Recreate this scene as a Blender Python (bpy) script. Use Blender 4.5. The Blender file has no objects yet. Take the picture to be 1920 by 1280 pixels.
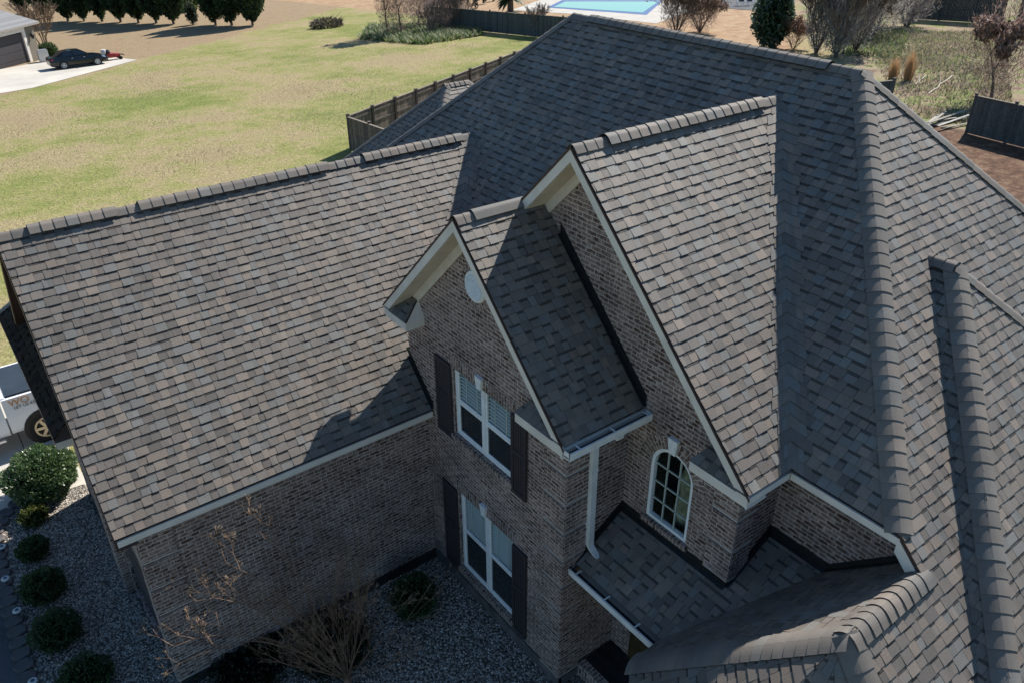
import bpy, math, random
import numpy as np
from mathutils import Vector
rnd = random.Random(7)
sc = bpy.context.scene
R = math.radians
# ---------------------------------------------------------------- camera
CX, CY, CZ = -5.961, -6.625, 11.888
YAW, PIT, ROL, F = R(52.858), R(-30.478), R(-0.104), 1537.244
fwd = np.array([math.cos(YAW)*math.cos(PIT), math.sin(YAW)*math.cos(PIT), math.sin(PIT)])
rt = np.array([math.sin(YAW), -math.cos(YAW), 0.0]); up = np.cross(rt, fwd)
rt, up = math.cos(ROL)*rt+math.sin(ROL)*up, -math.sin(ROL)*rt+math.cos(ROL)*up
CAM = np.array([CX, CY, CZ])
cd = bpy.data.cameras.new('camera'); cam = bpy.data.objects.new('camera', cd)
sc.collection.objects.link(cam); sc.camera = cam
cd.sensor_width = 36; cd.lens = F/1920*36; cd.clip_end = 1500; cd.clip_start = .1
from mathutils import Matrix
m = Matrix(((rt[0], up[0], -fwd[0], CX), (rt[1], up[1], -fwd[1], CY), (rt[2], up[2], -fwd[2], CZ), (0, 0, 0, 1)))
cam.matrix_world = m
# ---------------------------------------------------------------- light
SA, SE = R(-19), R(41)
sd = Vector((math.cos(SA)*math.cos(SE), -math.sin(SA)*math.cos(SE), math.sin(SE)))
w = bpy.data.worlds.new('World'); sc.world = w; w.use_nodes = True
nt = w.node_tree; bg = nt.nodes['Background']
sky = nt.nodes.new('ShaderNodeTexSky'); sky.sky_type = 'NISHITA'; sky.sun_disc = False
sky.sun_elevation = SE; sky.sun_rotation = math.atan2(sd.x, sd.y)
sky.ozone_density = 2.4; sky.dust_density = .3
tn = nt.nodes.new('ShaderNodeMixRGB'); tn.blend_type = 'MULTIPLY'; tn.inputs[0].default_value = 1; tn.inputs[2].default_value = (.84, 1.04, 1.12, 1)
nt.links.new(sky.outputs[0], tn.inputs[1]); nt.links.new(tn.outputs[0], bg.inputs[0]); bg.inputs[1].default_value = .073
sl = bpy.data.lights.new('sun', 'SUN'); sl.energy = 5; sl.angle = R(.53); sl.color = (1, .945, .86)
so = bpy.data.objects.new('sun', sl); sc.collection.objects.link(so)
so.rotation_euler = sd.to_track_quat('Z', 'Y').to_euler(); so.location = (30, 10, 40)
sc.view_settings.view_transform = 'Standard'; sc.view_settings.look = 'None'
sc.view_settings.exposure = 0.75; sc.view_settings.gamma = 1
# ---------------------------------------------------------------- materials
MT = {}
def mat(name, base=(.5, .5, .5), rough=.8, metal=0, spec=.3, attr=None, noise=None, bump=None, **kw):
    mm = bpy.data.materials.new(name); mm.use_nodes = True; t = mm.node_tree; b = t.nodes['Principled BSDF']
    b.inputs['Roughness'].default_value = rough; b.inputs['Metallic'].default_value = metal
    b.inputs['Specular IOR Level'].default_value = spec
    b.inputs['Base Color'].default_value = (*base, 1)
    N, L = t.nodes.new, t.links.new
    tc = N('ShaderNodeTexCoord'); out = None
    if attr:
        a = N('ShaderNodeAttribute'); a.attribute_name = attr; out = a.outputs['Color']
    if noise:   # list of (scale, detail, lo, hi)
        for (s, d, lo, hi) in noise:
            n = N('ShaderNodeTexNoise'); n.inputs['Scale'].default_value = s; n.inputs['Detail'].default_value = d
            L(tc.outputs['Object'], n.inputs['Vector'])
            mr = N('ShaderNodeMapRange'); mr.inputs[1].default_value = .3; mr.inputs[2].default_value = .7
            mr.inputs[3].default_value = lo; mr.inputs[4].default_value = hi; L(n.outputs[0], mr.inputs[0])
            mx = N('ShaderNodeMixRGB'); mx.blend_type = 'MULTIPLY'; mx.inputs[0].default_value = 1
            if out: L(out, mx.inputs[1])
            else: mx.inputs[1].default_value = (*base, 1)
            L(mr.outputs[0], mx.inputs[2]); out = mx.outputs[0]
    if out: L(out, b.inputs['Base Color'])
    if bump:
        s, st, dist = bump
        n = N('ShaderNodeTexNoise'); n.inputs['Scale'].default_value = s; n.inputs['Detail'].default_value = 4
        L(tc.outputs['Object'], n.inputs['Vector'])
        bp = N('ShaderNodeBump'); bp.inputs['Strength'].default_value = st; bp.inputs['Distance'].default_value = dist
        L(n.outputs[0], bp.inputs['Height']); L(bp.outputs[0], b.inputs['Normal'])
    MT[name] = mm; return mm
mat('shingle', attr='Col', rough=.62, spec=.45, noise=[(150, 3, .72, 1.28), (2.2, 3, .88, 1.12)], bump=(220, .5, .004))
mat('cap', attr='Col', rough=.75, spec=.3, noise=[(160, 3, .8, 1.2), (3, 3, .9, 1.1)], bump=(220, .4, .004))
mat('shingle_matte', attr='Col', rough=1, spec=.0, noise=[(150, 3, .72, 1.28)])  # sheenless shingle copy for the pent roof, whose deep shade is painted in
mat('flashing', (.012, .013, .015), .55, noise=[(12, 3, .7, 1.4)])
mat('trim', (.7, .645, .59), .55, noise=[(3, 4, .88, 1.06), (60, 2, .95, 1.04)])
mat('soffit', (.6, .53, .46), .7, noise=[(4, 3, .9, 1.1)])
mat('drip', (.06, .035, .03), .5)
mat('gutter', (.78, .77, .75), .35, spec=.5, noise=[(5, 4, .85, 1.05)])
mat('gutter_in', (.03, .032, .034), .7, noise=[(9, 4, .6, 1.5)])
mat('shutter', (.045, .038, .042), .6, noise=[(25, 3, .85, 1.15)])
mat('white', (.86, .86, .86), .45, noise=[(6, 3, .92, 1.03)])
mat('muntin', (.45, .5, .44), .5)
mat('blind', (.88, .9, .86), .6)
mat('interior', (.03, .03, .032), .9)
mat('screen', (.02, .024, .028), .85)
mat('drape', (.33, .34, .22), .9, noise=[(9, 3, .5, 1.3)])
mat('keystone', (.8, .8, .79), .7, noise=[(20, 3, .85, 1.1)])
mat('vent_mesh', (.006, .006, .006), .9)
mat('slate_dark', (.02, .021, .023), .8, noise=[(6, 4, .6, 1.5)])
mat('concrete', (.5, .47, .42), .9, noise=[(.35, 5, .82, 1.1), (14, 4, .93, 1.06)], bump=(60, .2, .01))
mat('asphalt', (.075, .078, .085), .95, noise=[(1.2, 5, .6, 1.4), (60, 3, .7, 1.4)], bump=(80, .5, .01))
mat('paver', (.11, .1, .1), .9, noise=[(4, 4, .65, 1.35), (50, 3, .85, 1.2)], bump=(40, .5, .01))
mat('wood_fence', (.12, .1, .085), .9, attr='Col', noise=[(8, 4, .7, 1.25)], bump=(30, .3, .01))
mat('bark', (.13, .11, .095), .95, noise=[(8, 4, .6, 1.4)], bump=(30, .6, .02))
mat('bark_pale', (.24, .165, .11), .85, noise=[(10, 4, .7, 1.3)])
mat('bark_red', (.2, .125, .085), .85, noise=[(10, 4, .7, 1.3)])
mat('twig', (.16, .125, .105), .95, noise=[(6, 3, .7, 1.3)])
mat('leaf', attr='Col', rough=.6, spec=.4)
mat('leaf_gloss', attr='Col', rough=.33, spec=.6)
mat('drygrass', attr='Col', rough=.9)
for q_ in ('leaf', 'leaf_gloss', 'drygrass'):
    t = MT[q_].node_tree; b = t.nodes['Principled BSDF']; tl = t.nodes.new('ShaderNodeBsdfTranslucent'); mx = t.nodes.new('ShaderNodeMixShader'); mx.inputs[0].default_value = .35
    a = [n for n in t.nodes if n.type == 'ATTRIBUTE'][0]; t.links.new(a.outputs['Color'], tl.inputs['Color']); t.links.new(b.outputs[0], mx.inputs[1]); t.links.new(tl.outputs[0], mx.inputs[2]); t.links.new(mx.outputs[0], t.nodes['Material Output'].inputs[0])
mat('dark_paint', (.006, .007, .009), .12, spec=.6)
mat('white_paint', (.75, .76, .78), .25, spec=.6)
mat('tyre', (.018, .018, .018), .85)
mat('rim', (.55, .55, .56), .3, metal=.8)
mat('rim_gold', (.5, .42, .3), .4, metal=.6)
mat('car_glass', (.015, .02, .025), .05, spec=.8)
mat('red', (.28, .02, .015), .35, spec=.5)
mat('tail', (.35, .02, .03), .2, spec=.6)
mat('black', (.015, .015, .016), .5)
mat('tonneau', (.028, .036, .048), .42, noise=[(2, 3, .8, 1.25)])
mat('stucco', (.19, .165, .13), .9, noise=[(30, 3, .85, 1.12), (2, 3, .92, 1.06)])
mat('far_roof', attr='Col', rough=.9, noise=[(40, 3, .8, 1.2)])
mat('garage_door', (.05, .045, .05), .6)
mat('pool_tile', (.05, .09, .25), .4)
mat('deck', (.42, .395, .36), .85, noise=[(.6, 4, .88, 1.08)])
mat('decal', (.45, .2, .05), .5)
mat('decal_dark', (.05, .05, .06), .5)
mat('orange', (.7, .13, .02), .4)
mat('stone_white', (.55, .55, .53), .7)
mat('solar', (.02, .03, .06), .2, spec=.7)
mat('door_wood', (.06, .042, .018), .55, noise=[(7, 3, .5, 1.4)])
def glass(name, tint, alpha):
    mm = bpy.data.materials.new(name); mm.use_nodes = True; t = mm.node_tree
    b = t.nodes['Principled BSDF']; N, L = t.nodes.new, t.links.new
    b.inputs['Base Color'].default_value = (*tint, 1); b.inputs['Roughness'].default_value = .04
    b.inputs['Specular IOR Level'].default_value = .7
    tr = N('ShaderNodeBsdfTransparent'); tr.inputs[0].default_value = (.97, .99, .98, 1)
    mx = N('ShaderNodeMixShader'); mx.inputs[0].default_value = alpha
    L(tr.outputs[0], mx.inputs[1]); L(b.outputs[0], mx.inputs[2]); L(mx.outputs[0], t.nodes['Material Output'].inputs[0])
    MT[name] = mm
glass('pane', (.01, .015, .018), .1)
glass('pane_screen', (.02, .024, .03), .6)
def brickmat():
    mm = bpy.data.materials.new('brick'); mm.use_nodes = True; t = mm.node_tree; b = t.nodes['Principled BSDF']
    N, L = t.nodes.new, t.links.new
    b.inputs['Roughness'].default_value = .95; b.inputs['Specular IOR Level'].default_value = .15
    uv = N('ShaderNodeUVMap')
    # slightly wavy courses
    nz = N('ShaderNodeTexNoise'); nz.inputs['Scale'].default_value = 9; nz.inputs['Detail'].default_value = 3; L(uv.outputs[0], nz.inputs['Vector'])
    sub = N('ShaderNodeVectorMath'); sub.operation = 'SUBTRACT'; sub.inputs[1].default_value = (.5, .5, .5); L(nz.outputs['Color'], sub.inputs[0])
    scl = N('ShaderNodeVectorMath'); scl.operation = 'SCALE'; scl.inputs['Scale'].default_value = .03; L(sub.outputs[0], scl.inputs[0])
    add = N('ShaderNodeVectorMath'); L(uv.outputs[0], add.inputs[0]); L(scl.outputs[0], add.inputs[1])
    br = N('ShaderNodeTexBrick'); br.inputs['Scale'].default_value = 1; br.inputs['Brick Width'].default_value = .203
    br.inputs['Row Height'].default_value = .0678; br.inputs['Mortar Size'].default_value = .0085; br.inputs['Mortar Smooth'].default_value = .25
    br.inputs['Bias'].default_value = -.1
    br.inputs['Color1'].default_value = (.088, .05, .039, 1); br.inputs['Color2'].default_value = (.26, .183, .158, 1)
    br.inputs['Mortar'].default_value = (.5, .425, .39, 1); L(add.outputs[0], br.inputs['Vector'])
    # white slurry smears over bricks
    n2 = N('ShaderNodeTexNoise'); n2.inputs['Scale'].default_value = 13; n2.inputs['Detail'].default_value = 5; n2.inputs['Roughness'].default_value = .65; L(uv.outputs[0], n2.inputs['Vector'])
    r2 = N('ShaderNodeMapRange'); r2.inputs[1].default_value = .47; r2.inputs[2].default_value = .66; r2.inputs[4].default_value = .75; L(n2.outputs[0], r2.inputs[0])
    mx = N('ShaderNodeMixRGB'); L(r2.outputs[0], mx.inputs[0]); L(br.outputs['Color'], mx.inputs[1]); mx.inputs[2].default_value = (.47, .39, .355, 1)
    n3 = N('ShaderNodeTexNoise'); n3.inputs['Scale'].default_value = 1.6; n3.inputs['Detail'].default_value = 4; L(uv.outputs[0], n3.inputs['Vector'])
    r3 = N('ShaderNodeMapRange'); r3.inputs[1].default_value = .3; r3.inputs[2].default_value = .7; r3.inputs[3].default_value = .68; r3.inputs[4].default_value = 1.25; L(n3.outputs[0], r3.inputs[0])
    m3 = N('ShaderNodeMixRGB'); m3.blend_type = 'MULTIPLY'; m3.inputs[0].default_value = 1; L(mx.outputs[0], m3.inputs[1]); L(r3.outputs[0], m3.inputs[2])
    L(m3.outputs[0], b.inputs['Base Color'])
    sb = N('ShaderNodeMath'); sb.operation = 'SUBTRACT'; sb.inputs[0].default_value = 1; L(br.outputs['Fac'], sb.inputs[1])
    n4 = N('ShaderNodeTexNoise'); n4.inputs['Scale'].default_value = 60; n4.inputs['Detail'].default_value = 4; L(uv.outputs[0], n4.inputs['Vector'])
    ad = N('ShaderNodeMath'); ad.operation = 'MULTIPLY_ADD'; L(n4.outputs[0], ad.inputs[0]); ad.inputs[1].default_value = .5; L(sb.outputs[0], ad.inputs[2])
    bp = N('ShaderNodeBump'); bp.inputs['Strength'].default_value = .8; bp.inputs['Distance'].default_value = .012
    L(ad.outputs[0], bp.inputs['Height']); L(bp.outputs[0], b.inputs['Normal'])
    MT['brick'] = mm
brickmat()
def ramp(t, stops, src):
    c = t.nodes.new('ShaderNodeValToRGB'); e = c.color_ramp.elements
    while len(e) < len(stops): e.new(.5)
    for el, (p_, col) in zip(e, stops): el.position = p_; el.color = (*col, 1)
    t.links.new(src, c.inputs[0]); return c.outputs[0]
def groundmat(name, cols, big, mid, fine, bump=.6, dist=.05, fine_amt=(.6, 1.35), warp=0):
    mm = bpy.data.materials.new(name); mm.use_nodes = True; t = mm.node_tree; b = t.nodes['Principled BSDF']
    N, L = t.nodes.new, t.links.new
    b.inputs['Roughness'].default_value = .95; b.inputs['Specular IOR Level'].default_value = .1
    tc = N('ShaderNodeTexCoord')
    def nz(s, d=4, r=.6):
        n = N('ShaderNodeTexNoise'); n.inputs['Scale'].default_value = s; n.inputs['Detail'].default_value = d; n.inputs['Roughness'].default_value = r
        L(tc.outputs['Object'], n.inputs['Vector']); return n.outputs[0]
    a, c, f = nz(big), nz(mid, 5, .7), nz(fine, 5, .75)
    ma = N('ShaderNodeMath'); ma.operation = 'MULTIPLY_ADD'; L(c, ma.inputs[0]); ma.inputs[1].default_value = .55
    mb = N('ShaderNodeMath'); mb.operation = 'MULTIPLY_ADD'; L(a, mb.inputs[0]); mb.inputs[1].default_value = 1.15; mb.inputs[2].default_value = -.275; L(mb.outputs[0], ma.inputs[2])
    mc = N('ShaderNodeMath'); mc.operation = 'MULTIPLY_ADD'; L(f, mc.inputs[0]); mc.inputs[1].default_value = .35; L(ma.outputs[0], mc.inputs[2])
    col = ramp(t, cols, mc.outputs[0])
    mr = N('ShaderNodeMapRange'); mr.inputs[1].default_value = .3; mr.inputs[2].default_value = .7
    mr.inputs[3].default_value, mr.inputs[4].default_value = fine_amt; L(nz(fine*2.2, 4, .7), mr.inputs[0])
    mx = N('ShaderNodeMixRGB'); mx.blend_type = 'MULTIPLY'; mx.inputs[0].default_value = 1; L(col, mx.inputs[1]); L(mr.outputs[0], mx.inputs[2])
    L(mx.outputs[0], b.inputs['Base Color'])
    bp = N('ShaderNodeBump'); bp.inputs['Strength'].default_value = bump; bp.inputs['Distance'].default_value = dist
    L(f, bp.inputs['Height']); L(bp.outputs[0], b.inputs['Normal'])
    MT[name] = mm
groundmat('lawn', [(.52, (.285, .225, .135)), (.69, (.3, .25, .135)), (.79, (.24, .235, .09)), (.93, (.165, .19, .055))], .1, .7, 5, .9, .1, (.5, 1.5))
groundmat('tan_lawn', [(.5, (.27, .195, .125)), (.72, (.3, .225, .14)), (.92, (.22, .2, .1))], .06, .5, 8)
groundmat('weedy', [(.5, (.2, .145, .1)), (.66, (.25, .2, .135)), (.76, (.17, .2, .07)), (.9, (.1, .16, .04))], .22, 1.1, 5, .9, .12)
groundmat('mulch', [(.5, (.075, .04, .03)), (.7, (.14, .08, .055)), (.9, (.2, .14, .09))], .3, 1.5, 9, .9, .08)
groundmat('straw', [(.5, (.24, .15, .09)), (.75, (.33, .23, .15)), (.9, (.3, .25, .16))], .2, 1, 8)
def gravelmat():
    mm = bpy.data.materials.new('gravel'); mm.use_nodes = True; t = mm.node_tree; b = t.nodes['Principled BSDF']
    N, L = t.nodes.new, t.links.new
    b.inputs['Roughness'].default_value = .8
    tc = N('ShaderNodeTexCoord'); v = N('ShaderNodeTexVoronoi'); v.inputs['Scale'].default_value = 22; L(tc.outputs['Object'], v.inputs['Vector'])
    hs = N('ShaderNodeSeparateColor'); L(v.outputs['Color'], hs.inputs[0])
    col = ramp(t, [(.0, (.14, .12, .1)), (.3, (.27, .235, .2)), (.6, (.38, .34, .3)), (.85, (.5, .46, .41)), (1, (.6, .57, .52))], hs.outputs[0])
    d = N('ShaderNodeMapRange'); d.inputs[1].default_value = .25; d.inputs[2].default_value = .62; d.inputs[3].default_value = 1; d.inputs[4].default_value = .25; L(v.outputs['Distance'], d.inputs[0])
    mx = N('ShaderNodeMixRGB'); mx.blend_type = 'MULTIPLY'; mx.inputs[0].default_value = 1; L(col, mx.inputs[1]); L(d.outputs[0], mx.inputs[2]); L(mx.outputs[0], b.inputs['Base Color'])
    iv = N('ShaderNodeMath'); iv.operation = 'SUBTRACT'; iv.inputs[0].default_value = 1; L(v.outputs['Distance'], iv.inputs[1])
    bp = N('ShaderNodeBump'); bp.inputs['Strength'].default_value = 1; bp.inputs['Distance'].default_value = .03; L(iv.outputs[0], bp.inputs['Height']); L(bp.outputs[0], b.inputs['Normal'])
    MT['gravel'] = mm
gravelmat()
mat('pebble', attr='Col', rough=.75)
def watermat():
    mm = bpy.data.materials.new('water'); mm.use_nodes = True; b = mm.node_tree.nodes['Principled BSDF']
    b.inputs['Base Color'].default_value = (.015, .2, .2, 1); b.inputs['Roughness'].default_value = .06
    t = mm.node_tree; n = t.nodes.new('ShaderNodeTexNoise'); n.inputs['Scale'].default_value = 3
    bp = t.nodes.new('ShaderNodeBump'); bp.inputs['Strength'].default_value = .15; t.links.new(n.outputs[0], bp.inputs['Height']); t.links.new(bp.outputs[0], b.inputs['Normal'])
    MT['water'] = mm
watermat()
# ---------------------------------------------------------------- helpers
COL = sc.collection
V3 = lambda *a: np.array(a, float)
def nrmz(v): v = np.asarray(v, float); return v/np.linalg.norm(v)
class MB:
    def __init__(s): s.v = []; s.f = []; s.c = []; s.uv = []; s.m = []
    def poly(s, pts, col=None, uv=None, mi=0):
        b = len(s.v); s.v += [tuple(map(float, p)) for p in pts]; s.f.append(tuple(range(b, b+len(pts)))); s.c.append(col or (.5, .5, .5)); s.uv.append(uv); s.m.append(mi)
    def mesh(s, vs, fs, col=None, mi=0):
        b = len(s.v); s.v += [tuple(map(float, p)) for p in vs]
        for f in fs: s.f.append(tuple(b+i for i in f)); s.c.append(col or (.5, .5, .5)); s.uv.append(None); s.m.append(mi)
    def hexa(s, p, col=None, mi=0, uvf=None):   # p: 4 bottom, 4 top (ccw)
        for q in ((3, 2, 1, 0), (4, 5, 6, 7), (0, 1, 5, 4), (1, 2, 6, 5), (2, 3, 7, 6), (3, 0, 4, 7)):
            pts = [p[i] for i in q]; s.poly(pts, col, [uvf(x) for x in pts] if uvf else None, mi)
    def box(s, a, b, col=None, mi=0, uvf=None):
        x0, y0, z0 = [min(a[i], b[i]) for i in range(3)]; x1, y1, z1 = [max(a[i], b[i]) for i in range(3)]
        s.hexa([(x0, y0, z0), (x1, y0, z0), (x1, y1, z0), (x0, y1, z0), (x0, y0, z1), (x1, y0, z1), (x1, y1, z1), (x0, y1, z1)], col, mi, uvf)
    def bar(s, P, Q, wv, hv, col=None, mi=0):    # beam from P to Q, extents by vectors wv, hv (full size, from P corner)
        P, Q, wv, hv = [np.asarray(a, float) for a in (P, Q, wv, hv)]
        s.hexa([P, Q, Q+wv, P+wv, P+hv, Q+hv, Q+wv+hv, P+wv+hv], col, mi)
    def tube(s, P, Q, r0, r1, n=5, col=None, cap=False):
        P, Q = np.asarray(P, float), np.asarray(Q, float); d = Q-P; L_ = np.linalg.norm(d)
        if L_ < 1e-6: return
        d = d/L_; a = np.cross(d, (0, 0, 1)) if abs(d[2]) < .9 else np.cross(d, (1, 0, 0)); a = nrmz(a); b = np.cross(d, a)
        vs = []
        for C_, r_ in ((P, r0), (Q, r1)):
            for i in range(n): t = 2*math.pi*i/n; vs.append(C_+r_*(math.cos(t)*a+math.sin(t)*b))
        fs = [(i, (i+1) % n, n+(i+1) % n, n+i) for i in range(n)]
        if cap: fs += [tuple(range(n-1, -1, -1)), tuple(range(n, 2*n))]
        s.mesh(vs, fs, col)
    def lathe(s, C_, prof, n=16, axis='z', col=None):
        vs = []; C_ = np.asarray(C_, float)
        for (r_, h) in prof:
            for i in range(n):
                t = 2*math.pi*i/n; c_, s_ = r_*math.cos(t), r_*math.sin(t)
                vs.append(C_+(V3(c_, s_, h) if axis == 'z' else V3(c_, h, s_) if axis == 'y' else V3(h, c_, s_)))
        fs = []
        for k in range(len(prof)-1):
            for i in range(n): fs.append((k*n+i, k*n+(i+1) % n, (k+1)*n+(i+1) % n, (k+1)*n+i))
        fs += [tuple(range(n-1, -1, -1)), tuple(range((len(prof)-1)*n, len(prof)*n))]
        s.mesh(vs, fs, col)
    def build(s, name, mats, parent=None, smooth=False, fixn=False, loc=None):
        me = bpy.data.meshes.new(name)
        off = np.asarray(loc, float) if loc is not None else None
        vs = s.v if off is None else [tuple(np.asarray(v)-off) for v in s.v]
        me.from_pydata(vs, [], s.f)
        if isinstance(mats, str): mats = [mats]
        for q in mats: me.materials.append(MT[q])
        if len(mats) > 1: me.polygons.foreach_set('material_index', s.m)
        ca = me.color_attributes.new('Col', 'FLOAT_COLOR', 'CORNER')
        arr = []
        for f, c in zip(s.f, s.c): arr += [c[0], c[1], c[2], 1.0]*len(f)
        ca.data.foreach_set('color', arr)
        if any(u is not None for u in s.uv):
            ul = me.uv_layers.new(name='UVMap'); arr = []
            for f, u in zip(s.f, s.uv):
                for k in range(len(f)): arr += list(u[k]) if u else [0, 0]
            ul.data.foreach_set('uv', arr)
        if smooth: me.polygons.foreach_set('use_smooth', [True]*len(me.polygons))
        me.update()
        if fixn:
            import bmesh
            bm = bmesh.new(); bm.from_mesh(me); bmesh.ops.remove_doubles(bm, verts=bm.verts, dist=1e-4); bmesh.ops.recalc_face_normals(bm, faces=bm.faces); bm.to_mesh(me); bm.free()
        o = bpy.data.objects.new(name, me); COL.objects.link(o)
        if off is not None: o.location = off
        if parent: o.parent = parent
        if parent and off is None: pass
        return o
def tag(o, label=None, cat=None, group=None, kind=None):
    if label: o['label'] = label
    if cat: o['category'] = cat
    if group: o['group'] = group
    if kind: o['kind'] = kind
    return o
def thing(name, loc, label, cat, group=None):
    o = bpy.data.objects.new(name, None); COL.objects.link(o); o.location = loc; o.empty_display_size = .2
    return tag(o, label, cat, group)
def part(mb, name, mats, th, **k):    # mesh given in world coordinates, parented to an unrotated thing
    o = mb.build(name, mats, **k); o.parent = th
    root = th
    off = Vector((0, 0, 0)); q = th
    while q: off += q.location; q = q.parent
    o.location = o.location-off
    return o
def copy_tree(o, parent=None):
    c = o.copy(); COL.objects.link(c); c.parent = parent
    for ch in list(o.children): copy_tree(ch, c)
    return c
def clip(poly, conv):     # clip 2d polygon to convex ccw polygon
    out = poly
    for i in range(len(conv)):
        a, b = conv[i], conv[(i+1) % len(conv)]
        ex, ey = b[0]-a[0], b[1]-a[1]; inp = out; out = []
        if not inp: return []
        dd = [ex*(p[1]-a[1])-ey*(p[0]-a[0]) for p in inp]
        for k in range(len(inp)):
            p, q, dp, dq = inp[k], inp[(k+1) % len(inp)], dd[k], dd[(k+1) % len(inp)]
            if dp >= 0: out.append(p)
            if (dp >= 0) != (dq >= 0): t = dp/(dp-dq); out.append((p[0]+t*(q[0]-p[0]), p[1]+t*(q[1]-p[1])))
    return out
def ccw(poly):
    A = sum(poly[i][0]*poly[(i+1) % len(poly)][1]-poly[(i+1) % len(poly)][0]*poly[i][1] for i in range(len(poly)))
    return poly if A > 0 else poly[::-1]
def area(poly): return abs(sum(poly[i][0]*poly[(i+1) % len(poly)][1]-poly[(i+1) % len(poly)][0]*poly[i][1] for i in range(len(poly))))/2
# ---------------------------------------------------------------- terrain
TK = .055
def tz(x, y): return -TK*max(0., y-6.) if y < 140 else -TK*134
def G(px, py, dz=0):       # point of the terrain seen at a photograph pixel (1920 wide)
    d = fwd*F+rt*(px-960)+up*(640-py)
    X = CAM+d*((dz-CZ)/d[2])
    if X[1] > 6:   # z = -TK*(y-6)+dz
        t = (dz+TK*6-TK*CAM[1]-CZ)/(d[2]+TK*d[1]); X = CAM+d*t
    return X
def sheet(name, poly, dz, material, step=4, kind='structure', label=None, cat=None):
    mb = MB(); poly = ccw([tuple(p[:2]) for p in poly])
    xs = [p[0] for p in poly]; ys = [p[1] for p in poly]
    gx = list(np.arange(math.floor(min(xs)), max(xs)+step, step)); gy = sorted(set(list(np.arange(math.floor(min(ys)), max(ys)+step, step))+[6.0, 140.0]))
    for i in range(len(gx)-1):
        for j in range(len(gy)-1):
            c = clip([(gx[i], gy[j]), (gx[i+1], gy[j]), (gx[i+1], gy[j+1]), (gx[i], gy[j+1])], poly) if len(poly) else []
            if len(c) >= 3 and area(c) > 1e-5: mb.poly([(x, y, tz(x, y)+dz) for x, y in c])
    o = mb.build(name, material); tag(o, label, cat, None, kind); return o
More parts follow.
